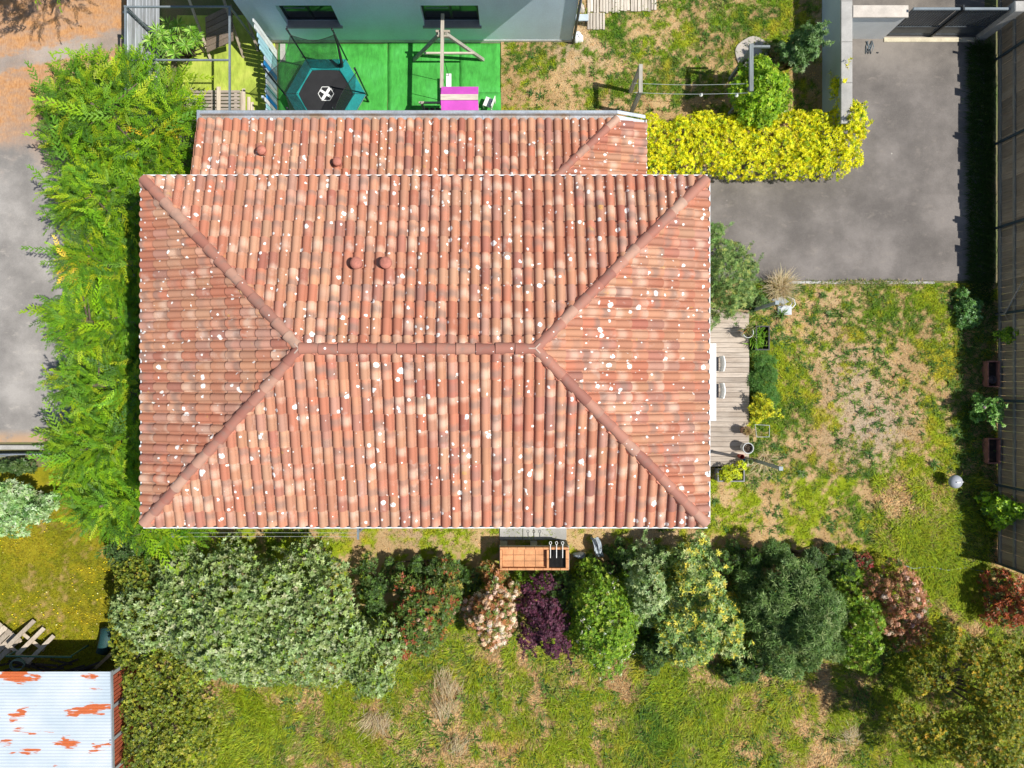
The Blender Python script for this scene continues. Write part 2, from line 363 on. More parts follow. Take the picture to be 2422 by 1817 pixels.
def tufts(name, label, zone, boxes, per_m2, seed, size=(.07, .17), nb=13, drop=None):
    """single weeds and grass tufts, each a star of blades"""
    r = R(seed); P = np.concatenate([np.stack([r.uniform(x0, x1, int((x1-x0)*(y1-y0)*per_m2)), r.uniform(y0, y1, int((x1-x0)*(y1-y0)*per_m2))], 1) for x0, x1, y0, y1 in boxes])
    k = fbm(P[:, 0], P[:, 1], .9, seed+2)+r.normal(0, .10, len(P)) > .50; P = P[k]; n = len(P); s = r.uniform(size[0], size[1], n)*r.uniform(.7, 1.4, n)
    base = np.array([(.11, .20, .03), (.075, .16, .035), (.19, .27, .045), (.27, .31, .06)])[r.choice(4, n, p=[.4, .3, .2, .1])]*(1+r.normal(0, .15, (n, 1)))
    i = np.repeat(np.arange(n), nb); m = len(i); az = r.uniform(0, 6.283, m); el = r.uniform(.15, 1.2, m); L = s[i]*r.uniform(.6, 1.15, m); wd = .10*L+.006
    d = np.stack([np.cos(az)*np.cos(el), np.sin(az)*np.cos(el), np.sin(el)], 1); sd_ = np.stack([-np.sin(az), np.cos(az), 0*az], 1)
    c = P[i]+r.normal(0, .022, (m, 2)); b = np.stack([c[:, 0], c[:, 1], relief(c[:, 0], c[:, 1])], 1); mid = b+d*(L*.55)[:, None]; tip = mid+d*(L*.5)[:, None]*np.array((1, 1, .2))
    V = np.stack([b-sd_*wd[:, None]*.4, b+sd_*wd[:, None]*.4, mid+sd_*wd[:, None]*.5, tip, mid-sd_*wd[:, None]*.5], 1).reshape(-1, 3); q = np.arange(m)[:, None]*5
    F = np.concatenate([np.concatenate([q, q+1, q+2], 1), np.concatenate([q, q+2, q+4], 1), np.concatenate([q+4, q+2, q+3], 1)])
    o = link(name, npmesh(name, V, F, np.repeat((base[i]*(1+r.normal(0, .18, (m, 1)))).clip(.01, .8), 5, 0)), GRASSM); o['kind'] = 'stuff'; o['label'] = label; o['category'] = 'weeds'
tufts('lawn_tufts', 'green weed tufts scattered over the dry lawn', 'lawn', [(7.3, 14.6, -2.9, 3.05), (4.4, 12.5, -4.6, -2.6)], 34, 121)
tufts('yard_tufts', 'green weed tufts scattered over the neighbouring yard', 'yard', [(-.25, 9.4, 7.45, 12.2)], 24, 122)
tufts('meadow_tufts', 'coarse grass tufts in the meadow', 'meadow', [(-9.0, 14.5, -12.6, -7.2)], 20, 123, (.12, .26), 12)
# ================================================================ the tiled house
def tile_material(name, individual):
    t = NT(name); p = t.pos()
    if individual: r = t.n('ObjectInfo').outputs['Random']
    else: r = t.n('Attribute', attribute_name='rnd').outputs['Fac']
    wn_ = t.n('TexWhiteNoise', {'W': t.math('MULTIPLY', r, 913.7)}, noise_dimensions='1D')
    sp = t.n('SeparateColor', {0: wn_.outputs['Color']}); r1, r2, r3 = sp.outputs[0], sp.outputs[1], sp.outputs[2]
    uv = t.n('UVMap', uv_map='UVMap').outputs[0]; us = t.n('SeparateXYZ', {0: uv}); u, v = us.outputs[0], us.outputs[1]
    c = t.ramp(r1, [(0.0, (0.53, 0.20, 0.122)), (0.20, (0.57, 0.218, 0.132)), (0.36, (0.60, 0.305, 0.178)), (0.54, (0.55, 0.235, 0.148)),
                    (0.70, (0.61, 0.345, 0.215)), (0.84, (0.46, 0.165, 0.115)), (0.94, (0.57, 0.31, 0.225)), (1.0, (0.40, 0.175, 0.135))])
    k = t.rng(sp.outputs[1], 0, 1, 0.70, 0.96); c = t.mix(1.0, c, t.n('CombineColor', {0: k, 1: k, 2: k}).outputs[0], 'MULTIPLY')
    nb = t.noise(p, 11, 4, 0.6); ng = t.noise(p, 70, 4, 0.65); nl = t.noise(p, 1.3, 3)
    # fired flame: a grey-brown or cream band at some height of the tile, not on every tile
    vd = t.math('ADD', v, t.math('MULTIPLY', t.math('SUBTRACT', nb, 0.5), 0.22))
    d1 = t.math('ABSOLUTE', t.math('SUBTRACT', vd, t.rng(r3, 0, 1, 0.0, 0.8)))
    band = t.rng(d1, 0.05, 0.33, 1, 0, True)
    grey = t.math('MULTIPLY', band, t.rng(r2, 0.58, 0.80, 0, 0.70))
    c = t.mix(grey, c, (0.255, 0.175, 0.14))
    d2 = t.math('ABSOLUTE', t.math('SUBTRACT', vd, t.rng(r2, 0, 1, 0.9, 0.1)))
    cream = t.math('MULTIPLY', t.rng(d2, 0.05, 0.36, 1, 0, True), t.rng(r3, 0.66, 0.86, 0, 0.60))
    c = t.mix(cream, c, (0.66, 0.48, 0.36))
    # fine dark grain, densest along the flanks of the barrel, uneven over the roof
    side = t.rng(t.math('ABSOLUTE', t.math('SUBTRACT', u, 0.5)), 0.22, 0.46, 0, 1, True)
    grain = t.math('MULTIPLY', t.rng(ng, 0.47, 0.62), t.math('ADD', 0.16, t.math('MULTIPLY', side, 0.72)))
    c = t.mix(t.math('MULTIPLY', grain, t.rng(nl, 0.3, 0.7, 0.35, 1.0)), c, (0.16, 0.10, 0.07))
    # lime bloom
    c = t.mix(t.math('MULTIPLY', t.rng(t.noise(p, 2.6, 4, 0.6), 0.60, 0.76), 0.40), c, (0.70, 0.56, 0.47))
    # white lichen rosettes
    pd = t.n('VectorMath', {0: p, 1: t.n('VectorMath', {0: t.n('TexNoise', {'Vector': p, 'Scale': 22.0, 'Detail': 2.0}).outputs['Color'], 3: 0.05}, operation='SCALE').outputs[0]}, operation='ADD').outputs[0]
    pd = t.scl(pd, (1, 1, 0.5))
    lich = None
    for scale_, lo, thr in ((4.6, 0.80, 0.23), (8.0, 0.78, 0.22), (3.1, 0.93, 0.20)):
        vo = t.n('TexVoronoi', {'Vector': pd, 'Scale': scale_}, feature='F1')
        cs = t.n('SeparateColor', {0: vo.outputs['Color']})
        dens = t.math('ADD', cs.outputs[0], t.math('MULTIPLY', t.math('SUBTRACT', nl, 0.5), 1.3))
        rad = t.math('MULTIPLY', t.rng(cs.outputs[1], 0, 1, 0.55, 1.25), thr)
        m_ = t.math('MULTIPLY', t.math('LESS_THAN', vo.outputs['Distance'], rad), t.math('GREATER_THAN', dens, lo))
        hole = t.math('MULTIPLY', t.math('LESS_THAN', vo.outputs['Distance'], t.math('MULTIPLY', rad, 0.33)), t.math('GREATER_THAN', cs.outputs[2], 0.62))
        m_ = t.math('MULTIPLY', m_, t.math('SUBTRACT', 1.0, t.math('MULTIPLY', hole, 0.6)))
        lich = m_ if lich is None else t.math('MAXIMUM', lich, m_)
    c = t.mix(t.math('MULTIPLY', lich, 0.93), c, (0.86, 0.85, 0.80))
    yl = t.math('MULTIPLY', t.rng(t.noise(p, 3.7, 3), 0.70, 0.74), t.rng(ng, 0.45, 0.6))
    c = t.mix(t.math('MULTIPLY', yl, 0.7), c, (0.62, 0.42, 0.05))
    t.set(Base_Color=c, Roughness=0.82, Specular_IOR_Level=0.22); t.bump(ng, 0.0025)
    return t.m
TILE_I = tile_material('terracotta_tile', True); TILE_J = tile_material('terracotta_tile_field', False)
def ridge_material():
    t = NT('ridge_terracotta'); p = t.pos(); r = t.n('ObjectInfo').outputs['Random']
    c = t.ramp(r, [(0, (0.28, 0.115, 0.085)), (0.3, (0.34, 0.135, 0.095)), (0.55, (0.32, 0.15, 0.11)), (0.8, (0.38, 0.165, 0.115)), (1, (0.46, 0.29, 0.21))])
    nb = t.noise(p, 5, 4); ng = t.noise(p, 60, 4, 0.65)
    c = t.mix(t.rng(nb, 0.5, 0.72, 0, 0.55), c, (0.22, 0.16, 0.13))
    c = t.mix(t.rng(ng, 0.55, 0.7, 0, 0.3), c, (0.17, 0.10, 0.08))
    vo = t.n('TexVoronoi', {'Vector': p, 'Scale': 8.0}); cs = t.n('SeparateColor', {0: vo.outputs['Color']})
    m_ = t.math('MULTIPLY', t.math('LESS_THAN', vo.outputs['Distance'], t.rng(cs.outputs[1], 0, 1, 0.05, 0.22)), t.math('GREATER_THAN', cs.outputs[0], 0.80))
    c = t.mix(t.math('MULTIPLY', m_, 0.9), c, (0.86, 0.85, 0.8))
    t.set(Base_Color=c, Roughness=0.7, Specular_IOR_Level=0.3); t.bump(ng, 0.002); return t.m
RIDGE = ridge_material()
MORTAR = M('pink_mortar', (0.62, 0.245, 0.16), 0.9, 0.22, 4, 50, bump=0.004)
MORTARJ = M('joint_mortar', (0.50, 0.36, 0.29), 0.9, 0.25, 5, 50)
BIRDSTOP = M('pale_mortar', (0.66, 0.63, 0.58), 0.9, 0.25, 5, 50)

TL, GAUGE = 0.445, 0.388      # tile length, exposed length
def tile_geom(pitch):
    """barrel tile: x across (centred), y up the slope from the lower lip, z out of the roof"""
    prof = [(-pitch*0.5-0.012, 0.004), (-0.097, 0.002)]
    for k in range(9):
        a = math.pi*(1 - k/8.0); prof.append((0.090*math.cos(a), 0.010 + 0.084*math.sin(a)))
    prof += [(0.097, 0.006), (pitch*0.5+0.004, 0.008)]
    V = []; UV = []; F = []
    n = len(prof)
    for (yy, k, lift) in ((0.0, 1.0, 0.040), (TL*0.5, 0.95, 0.019), (TL, 0.90, 0.0)):
        for i, (x, z) in enumerate(prof):
            xx = x if i in (0, n-1) else x*k
            V.append((xx, yy, z*(1.0 if i in (0, n-1) else (0.55+0.45*k)) + lift)); UV.append((x/pitch+0.5, yy/TL))
    for j in range(2):
        for i in range(n-1): F.append((j*n+i, j*n+i+1, (j+1)*n+i+1, (j+1)*n+i))
    b = len(V)                                 # the lip: the cut lower end, 14 mm thick
    for (x, z) in prof: V.append((x, 0.0, z+0.040)); UV.append((x/pitch+0.5, 0.0))
    for (x, z) in prof: V.append((x*0.9, 0.002, max(z*0.80-0.022, -0.026)+0.030)); UV.append((x/pitch+0.5, 0.0))
    for i in range(n-1): F.append((b+n+i, b+n+i+1, b+i+1, b+i))
    return V, F, UV
def tile_mesh(name, V, F, UV, rndv=None):
    me = bpy.data.meshes.new(name); me.from_pydata(V, [], F); me.update()
    ul = me.uv_layers.new(name='UVMap'); vi = np.empty(len(me.loops), dtype=np.int32); me.loops.foreach_get('vertex_index', vi)
    ul.data.foreach_set('uv', np.asarray(UV, dtype=np.float32)[vi].ravel())
    if rndv is not None:
        a = me.attributes.new('rnd', 'FLOAT', 'POINT'); a.data.foreach_set('value', np.asarray(rndv, dtype=np.float32))
    me.polygons.foreach_set('use_smooth', np.ones(len(me.polygons), dtype=bool))
    return me
def bisect(V, F, UV, planes):
    bm = bmesh.new(); ul = bm.loops.layers.uv.new('UVMap')
    bv = [bm.verts.new(v) for v in V]
    for f in F:
        fc = bm.faces.new([bv[i] for i in f])
        for l, i in zip(fc.loops, f): l[ul].uv = UV[i]
    for co, no in planes:
        bmesh.ops.bisect_plane(bm, geom=bm.verts[:]+bm.edges[:]+bm.faces[:], plane_co=co, plane_no=no, clear_inner=True)
    bm.verts.index_update(); v2 = [tuple(v.co) for v in bm.verts]; uv2 = [(0.5, 0.5)]*len(v2); f2 = []
    for fc in bm.faces:
        f2.append(tuple(l.vert.index for l in fc.loops))
        for l in fc.loops: uv2[l.vert.index] = tuple(l[ul].uv)
    bm.free(); return v2, f2, uv2

def lay_face(P0, u, s, slope, width, ncol, run, conds, out_full, out_cut, seed, rows_from=0):
    """tiles of one roof slope. u, s: plan unit vectors along the eave / up the slope; conds: (a,b,c) with a*U + b*S + c >= 0 in plan metres"""
    rr = random.Random(seed); pitch = width/ncol; c_ = math.cos(slope); s_ = math.sin(slope)
    U = Vector((u[0], u[1], 0)); S = Vector((s[0]*c_, s[1]*c_, s_)); Nn = U.cross(S)
    nrow = int(run/c_/GAUGE) + 2
    for j in range(rows_from, nrow):
        for i in range(ncol):
            uc = (i+0.5)*pitch; sl = j*GAUGE - 0.035
            cor = [(uc+dx*pitch*0.5, (sl+dy)*c_) for dx in (-1, 1) for dy in (0, TL)]
            ins = [all(a*x+b*y+c >= -0.004 for a, b, c in conds) for x, y in cor]
            if not any(ins):
                mid = (uc, (sl+0.1)*c_)
                if not all(a*mid[0]+b*mid[1]+c >= 0 for a, b, c in conds): continue
            tw = rr.gauss(0, 0.006); ox = rr.gauss(0, 0.003); oz = rr.uniform(0, 0.004); ot = rr.gauss(0, 0.004)
            rot = Matrix((U, S, Nn)).transposed() @ Matrix.Rotation(tw, 3, 'Z') @ Matrix.Rotation(ot, 3, 'X')
            base = Vector(P0) + U*(uc+ox) + S*(sl+rr.gauss(0, 0.004)) + Nn*(0.012+oz)
            mt = Matrix.Translation(base) @ rot.to_4x4()
            if all(ins): out_full.append((mt, pitch))
            else:
                pl = []
                for a, b, c in conds:      # a*(uc+x) + b*(sl+y)*c_ + c >= 0
                    no = Vector((a, b*c_, 0)); k = a*uc + b*sl*c_ + c; pl.append((-no*k/no.length_squared, no.normalized()))
                out_cut.append((mt, pitch, pl))

TG = {}
def geom(p):
    k = round(p, 4)
    if k not in TG: TG[k] = tile_geom(p)
    return TG[k]
TM = {}
def place_tiles(roof, full, cut, limit):
    """the nearest `limit` whole tiles as objects of their own, the rest and the cut ones as one field"""
    full.sort(key=lambda q: (q[0].translation - cam.location).length)
    og = ORG[roof.name]
    for mt, p in full[:limit]:
        k = round(p, 4)
        if k not in TM:
            V, F, UV = geom(p); TM[k] = tile_mesh('tile', V, F, UV); TM[k].materials.append(TILE_I)
        o = bpy.data.objects.new('tile', TM[k]); COL.objects.link(o); o.parent = roof
        o.matrix_local = Matrix.Translation(-og) @ mt
    VV = []; FF = []; UU = []; RR = []; rr = random.Random(3)
    def add(V, F, UV, mt):
        b = len(VV); VV.extend([tuple((mt @ Vector(v)) - og) for v in V]); FF.extend([tuple(b+i for i in f) for f in F]); UU.extend(UV); RR.extend([rr.random()]*len(V))
    for mt, p in full[limit:]: add(*geom(p), mt)
    for mt, p, pl in cut:
        g = bisect(*geom(p), pl)
        if g[1]: add(*g, mt)
    o = link('tile_field', tile_mesh('tile_field', VV, FF, UU, RR), TILE_J, roof); o['kind'] = 'stuff'

def cap_geom(L, w0, w1, h0, h1):
    V = []; F = []; n = 11
    for yy, w_, h_ in ((0, w0, h0), (L, w1, h1)):
        for k in range(n):
            a = math.pi*(1-k/(n-1)); V.append((w_*math.cos(a), yy, h_*math.sin(a)))
    for i in range(n-1): F.append((i, i+1, n+i+1, n+i))
    for b0, w_, h_, yy, flip in ((0, w0, h0, 0, 0), (n, w1, h1, L, 1)):
        b = len(V)
        for k in range(n):
            a = math.pi*(1-k/(n-1)); V.append((w_*math.cos(a), yy, h_*math.sin(a)))
        for k in range(n):
            a = math.pi*(1-k/(n-1)); V.append((w_*0.86*math.cos(a), yy, h_*0.84*math.sin(a)-0.004))
        for i in range(n-1): F.append((b+n+i, b+n+i+1, b+i+1, b+i) if not flip else (b+i, b+i+1, b+n+i+1, b+n+i))
    return V, F
def caps(roof, a, b, name, seed, step=0.405, w=0.118, h=0.10, lift=0.06):
    """a line of overlapping cap tiles from the low end a to the high end b, on a mortar bed"""
    rr = random.Random(seed); a = Vector(a); b = Vector(b); d = b-a; L = d.length; d.normalize(); og = ORG[roof.name]
    n = max(1, round(L/step)); st = L/n
    x = d.cross(Vector((0, 0, 1))).normalized(); z = x.cross(d).normalized()
    key = 'cap%.3f%.3f' % (st, w)
    if key not in TM:
        V, F = cap_geom(st+0.05, w*1.08, w*0.92, h*1.10, h*0.90)
        me = bpy.data.meshes.new(name); me.from_pydata(V, [], F); me.update(); me.polygons.foreach_set('use_smooth', np.ones(len(F), dtype=bool)); me.materials.append(RIDGE); TM[key] = me
    for i in range(n):
        o = bpy.data.objects.new(name, TM[key]); COL.objects.link(o); o.parent = roof
        rot = Matrix((x, d, z)).transposed() @ Matrix.Rotation(rr.gauss(0, 0.012), 3, 'Z') @ Matrix.Rotation(-0.028+rr.gauss(0, 0.006), 3, 'X')
        o.matrix_local = Matrix.Translation(-og + a + d*(i*st-0.01) + z*(lift+0.012) + x*rr.gauss(0, 0.005)) @ rot.to_4x4()
    # mortar bed: a low irregular ridge squeezed out on both sides
    V = []; F = []; m = int(L/0.06)
    for i in range(m+1):
        p = a + d*(L*i/m)
        for sx, hh in ((-1, -0.05), (-0.8, 0.045), (0.8, 0.045), (1, -0.05)):
            ww = w*1.10 + 0.030*abs(math.sin(i*0.06/0.235*math.pi)) + rr.uniform(-0.008, 0.012)
            V.append(p + x*sx*ww + z*(hh+lift-0.028) - og)
    for i in range(m):
        for k in range(3): F.append((4*i+k, 4*i+k+1, 4*i+5+k, 4*i+4+k))
    me = bpy.data.meshes.new('mortar_bed'); me.from_pydata(V, [], F); me.update(); link('mortar_bed', me, MORTAR, roof)

GUTD = M('gutter_inside', (.10, .095, .09), .7, .35, 5, 30)
def gutter(parent, a, b, out, mat, name='gutter', w=0.11, h=0.085):
    """half-round gutter along a-b, `out` plan unit vector away from the roof"""
    a = Vector(a); b = Vector(b); o = Vector((out[0], out[1], 0)); V = []; F = []; prof = []
    for k in range(9):
        t_ = math.pi*k/8; prof.append((w/2 - w/2*math.cos(t_), -h*math.sin(t_)))
    prof += [(w, 0.012), (w+0.014, 0.012), (w+0.014, -0.006)]
    prof += [(w/2 + (w/2+0.014)*math.cos(math.pi*k/6), -0.006-(h+0.004)*math.sin(math.pi*k/6)) for k in range(1, 7)]
    n = len(prof)
    for p in (a, b):
        for x, z in prof: V.append(p + o*x + Vector((0, 0, z)))
    F = [(i, i+1, n+i+1, n+i) for i in range(n-1)] + [tuple(range(n)), tuple(range(2*n-1, n-1, -1))]
    mb = MB(); mb.raw(V, F); g_ = mb.build(name, GUTD, parent)
    mb = MB(); mb.beam(a+o*(w+.007)+Vector((0, 0, .018)), b+o*(w+.007)+Vector((0, 0, .018)), .030, .010); mb.build('gutter_lip', mat, g_); return g_

XL, XR, YB, YT = -8.35, 4.40, -3.17, 4.655
EZ = 5.80; SL = math.radians(17.5); RUN = (YT-YB)/2; RZ = EZ + RUN*math.tan(SL); YM = (YT+YB)/2
house = thing('tiled_house', 'two-storey house under a hipped terracotta barrel-tile roof with white lichen spots', 'house', ((XL+XR)/2, YM, 0))
mb = MB(); mb.box(XL+0.42, XR-0.42, YB+0.42, YT-0.42, 0.0, EZ-0.05); mb.build('wall', RENDER, house)
mb = MB(); mb.box(XL+0.02, XR-0.02, YB+0.02, YT-0.02, EZ-0.16, EZ-0.05); mb.build('soffit', WHITE, house)
# the roof deck under the tiles
ri = 0.03
V = [(XL,YB,EZ-0.03),(XR,YB,EZ-0.03),(XR,YT,EZ-0.03),(XL,YT,EZ-0.03),(XL+RUN,YM,RZ-0.03),(XR-RUN,YM,RZ-0.03)]
mb = MB(); mb.raw(V, [(0,1,5,4),(1,2,5),(2,3,4,5),(3,0,4)]); roof = mb.build('roof', MORTAR, house)
full = []; cut = []
Wd = XR-XL; Dp = YT-YB
def hipconds(w_): return [(1, -1, 0), (-1, -1, w_), (0, -1, RUN)]
lay_face((XR, YT, EZ), (-1, 0), (0, -1), SL, Wd, 55, RUN, hipconds(Wd), full, cut, 11)
lay_face((XL, YB, EZ), (1, 0), (0, 1), SL, Wd, 55, RUN, hipconds(Wd), full, cut, 12)
lay_face((XR, YB, EZ), (0, 1), (-1, 0), SL, Dp, 34, RUN, hipconds(Dp), full, cut, 13)
lay_face((XL, YT, EZ), (0, -1), (1, 0), SL, Dp, 34, RUN, hipconds(Dp), full, cut, 14)
place_tiles(roof, full, cut, 300)
A = (XL+RUN, YM, RZ); B = (XR-RUN, YM, RZ)
caps(roof, A, B, 'ridge_tile', 21)
for k, (cx, cy, e) in enumerate(((XL, YT, A), (XL, YB, A), (XR, YT, B), (XR, YB, B))):
    dx = 0.02 if cx < 0 else -0.02; dy = 0.02 if cy < 0 else -0.02
    caps(roof, (cx+dx, cy+dy, EZ+0.01), e, 'hip_tile', 30+k)
for (px_, py_) in ((XL+RUN, YM), (XR-RUN, YM)):
    mb = MB()
    for ang in ((0, 135, 225) if px_ < -2 else (180, 45, -45)):
        a_ = math.radians(ang); mb.beam((px_, py_, RZ+0.145), (px_+0.14*math.cos(a_), py_+0.14*math.sin(a_), RZ+0.140 - (0.02 if ang % 90 else 0)), 0.03, 0.05)
    mb.build('ridge_joint', MORTARJ, roof)
GUT = M('white_gutter', (0.70, 0.71, 0.72), 0.4, 0.15, 2, 25)
for a_, b_, o_ in (((XL-0.06, YT, EZ-0.04), (XR+0.06, YT, EZ-0.04), (0, 1)), ((XL-0.06, YB, EZ-0.04), (XR+0.06, YB, EZ-0.04), (0, -1)),
                   ((XR, YB, EZ-0.037), (XR, YT, EZ-0.037), (1, 0)), ((XL, YB, EZ-0.037), (XL, YT, EZ-0.037), (-1, 0))):
    gutter(house, a_, b_, o_, GUT, w=0.10, h=0.07)
def bird_stop(parent, P0, u, s, width, ncol, skip):
    """pale mortar plugs in the open ends of the eave barrels"""
    mb = MB(); p_ = width/ncol
    for i in range(ncol):
        uc = (i+0.5)*p_
        if uc < skip or uc > width-skip: continue
        c0 = Vector(P0) + Vector((u[0], u[1], 0))*uc - Vector((s[0], s[1], 0))*0.020
        U = Vector((u[0], u[1], 0)); vv = []
        for k in range(7):
            a = math.pi*(1-k/6); vv.append(c0 + U*0.080*math.cos(a) + Vector((0, 0, 0.008+0.066*math.sin(a))))
        mb.raw(vv, [tuple(range(6, -1, -1))])
        mb.raw([c0-U*0.115-Vector((0,0,0.02)), c0-U*0.075-Vector((0,0,0.02)), c0-U*0.075+Vector((0,0,0.035)), c0-U*0.115+Vector((0,0,0.035))], [(0,1,2,3)])
    return mb.build('eave_mortar', BIRDSTOP, parent)
bird_stop(house, (XR, YT, EZ), (-1, 0), (0, -1), Wd, 55, 0.1); bird_stop(house, (XL, YB, EZ), (1, 0), (0, 1), Wd, 55, 0.1)
bird_stop(house, (XL, YT, EZ), (0, -1), (1, 0), Dp, 34, 0.1); bird_stop(house, (XR, YB, EZ), (0, 1), (-1, 0), Dp, 34, 0.1)
CAPM = M('vent_terracotta', (0.47, 0.175, 0.125), 0.75, 0.25, 5, 40)
def roof_vent(parent, c, r, n=1.0):
    mb = MB(); mb.lathe(c, [(r*0.72, -0.12), (r*0.72, 0.20)], 20); p = mb.build('roof_vent', CAPM, parent, smooth=True)
    mb = MB(); mb.lathe(c, [(r*0.74, 0.19), (r, 0.195), (r*1.0, 0.235), (r*0.94, 0.262), (r*0.5, 0.285), (0.0, 0.292)], 24); mb.build('vent_cap', CAPM, p, smooth=True)
def roofz(y): return EZ + (YT-y)*math.tan(SL)
for px, py in ((837, 618), (908, 617)):
    q = W(px, py, 6.95); roof_vent(house, (q.x, q.y, roofz(q.y)+0.06), 0.132)

# ---------------------------------------------------------------- the low annex on the north side
AS = math.radians(14.5); AZ = 2.50; AY = 7.185; AXL = -8.61; HX = 2.83; AXE = 3.66
annex = thing('tiled_annex', 'low lean-to annex with barrel-tile roof and wide zinc gutter beside the play yard', 'annex', (-2.5, 5.9, 0))
mb = MB(); mb.box(AXL+0.12, AXE-0.25, YT-0.41, AY-0.02, 0, 2.2); mb.build('wall', RENDER, annex)
ez2 = AZ - (AXE-HX)*math.tan(AS); YU = YT-0.42; ar = AY-YU; zt = AZ+ar*math.tan(AS)
V = [(AXL, AY, AZ-0.03), (HX, AY, AZ-0.03), (HX-ar, YU, zt-0.03), (AXL, YU, zt-0.03), (AXE, AY+0.05, ez2-0.03), (AXE, YU, ez2-0.03), (HX+0.1, AY+0.05, AZ-0.03-0.1*math.tan(AS))]
mb = MB(); mb.raw(V, [(0, 1, 2, 3), (1, 6, 4, 5, 2)]); mb.raw([(AXL, AY, AZ-0.03), (AXL, YU, zt-0.03), (AXL, YU, 2.2), (AXL, AY, 2.2)], [(0, 1, 2, 3)])
aroof = mb.build('roof', MORTAR, annex)
full = []; cut = []
WN = HX+0.17-AXL; nN = round(WN/0.235)
lay_face((HX+0.17, AY, AZ), (-1, 0), (0, -1), AS, WN, nN, ar, [(1, -1, -0.17), (0, -1, ar)], full, cut, 41)
WE = AY+0.05-YU; nE = round(WE/0.235)
lay_face((AXE, YU, ez2), (0, 1), (-1, 0), AS, WE, nE, AXE-HX+ar, [(-1, -1, (AXE-HX)+(AY-YU)), (0, -1, AXE-HX+ar)], full, cut, 42)
# rows that lie wholly beneath the upper eave are not laid
full = [q for q in full if q[0].translation.y > 5.25]; cut = [q for q in cut if q[0].translation.y > 5.25]
place_tiles(aroof, full, cut, 300)
caps(aroof, (HX+0.03, AY+0.05, AZ+0.01), (HX-1.95, AY-1.93, AZ+1.95*math.tan(AS)), 'hip_tile', 45, w=0.105, h=0.09)
ZINCD = M('zinc_tray', (0.47, 0.52, 0.58), 0.5, 0.3, 1.2, 20, 0.35, col2=(0.36, 0.27, 0.20))
mb = MB(); mb.box(AXL+0.06, HX+0.05, AY-0.05, 7.40, 2.36, 2.385); mb.box(AXL+0.06, HX+0.05, 7.40, 7.425, 2.36, 2.50); tr = mb.build('gutter_tray', ZINCD, annex)
mb = MB(); mb.bbox(AXL+0.03, HX+0.05, 7.412, 7.50, 2.503, 2.53, 0.012)
mb.raw([(HX+0.05,7.412,2.503),(AXE+0.02,7.33,2.35),(AXE+0.02,7.42,2.35),(HX+0.05,7.50,2.503),(HX+0.05,7.412,2.53),(AXE+0.02,7.33,2.377),(AXE+0.02,7.42,2.377),(HX+0.05,7.50,2.53)],
       [(0,3,2,1),(4,5,6,7),(0,1,5,4),(1,2,6,5),(2,3,7,6)])
mb.box(AXL-0.02, AXL+0.055, AY-0.02, 7.50, 2.33, 2.535); mb.build('gutter_cap', ZINC, annex)
mb = MB(); mb.raw([(HX+0.05,AY+0.04,2.40),(AXE+0.02,AY+0.04,2.24),(AXE+0.02,7.33,2.24),(HX+0.05,7.41,2.40)], [(0,1,2,3)]); mb.build('corner_flashing', ZINC, annex)
mb = MB()
for k in range(14): mb.box(AXL+0.6+k*0.8, AXL+0.612+k*0.8, AY+0.02, 7.40, 2.386, 2.392)
mb.build('tray_seam', ZINC, tr)
gutter(annex, (AXE+0.005, YU, ez2-0.04), (AXE+0.005, 7.33, ez2-0.04), (1, 0), GUT, w=0.05, h=0.05)
for px, py, r in ((619, 356, 0.125), (800, 385, 0.12)):
    q = W(px, py, 3.0); roof_vent(annex, (q.x, q.y, AZ+(AY-q.y)*math.tan(AS)+0.06), r)
# table and chairs stand on the deck; the deck follows below
# ================================================================ neighbour's house at the top
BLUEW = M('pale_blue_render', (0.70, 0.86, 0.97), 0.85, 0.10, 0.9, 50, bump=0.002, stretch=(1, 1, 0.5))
GLASS = M('dark_glass', (0.012, 0.016, 0.022), 0.08, 0.1, 3, 20, spec=0.8)
nx0, nx1, ny, nh = -7.68, 1.84, 10.57, 4.45
nb = thing('neighbour_house', 'pale blue rendered house with two dark windows behind the play yard', 'house', ((nx0+nx1)/2, 12.5, 0))
wins = [(-6.62, -5.05, 1.02, 2.14), (-2.58, -0.95, 1.02, 2.14)]
xs = [nx0, wins[0][0], wins[0][1], wins[1][0], wins[1][1], nx1]
mb = MB(); mb.box(nx0, nx1, ny, ny+0.24, 0, 1.02); mb.box(nx0, nx1, ny, ny+0.24, 2.14, nh)
for a, b in ((0, 1), (2, 3), (4, 5)): mb.box(xs[a], xs[b], ny, ny+0.24, 1.02, 2.14)
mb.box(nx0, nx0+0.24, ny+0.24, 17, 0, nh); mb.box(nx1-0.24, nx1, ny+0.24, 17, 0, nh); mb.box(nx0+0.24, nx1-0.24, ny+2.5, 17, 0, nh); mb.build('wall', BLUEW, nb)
mb = MB(); mb.box(nx0-0.02, nx1+0.02, ny-0.015, ny-0.001, 0.0, 0.16); mb.build('plinth', M('plinth', (0.66, 0.64, 0.60), .9, .2, 2, 40), nb)
SILL = M('grey_sill', (0.30, 0.29, 0.29), 0.7, 0.15, 3, 40)
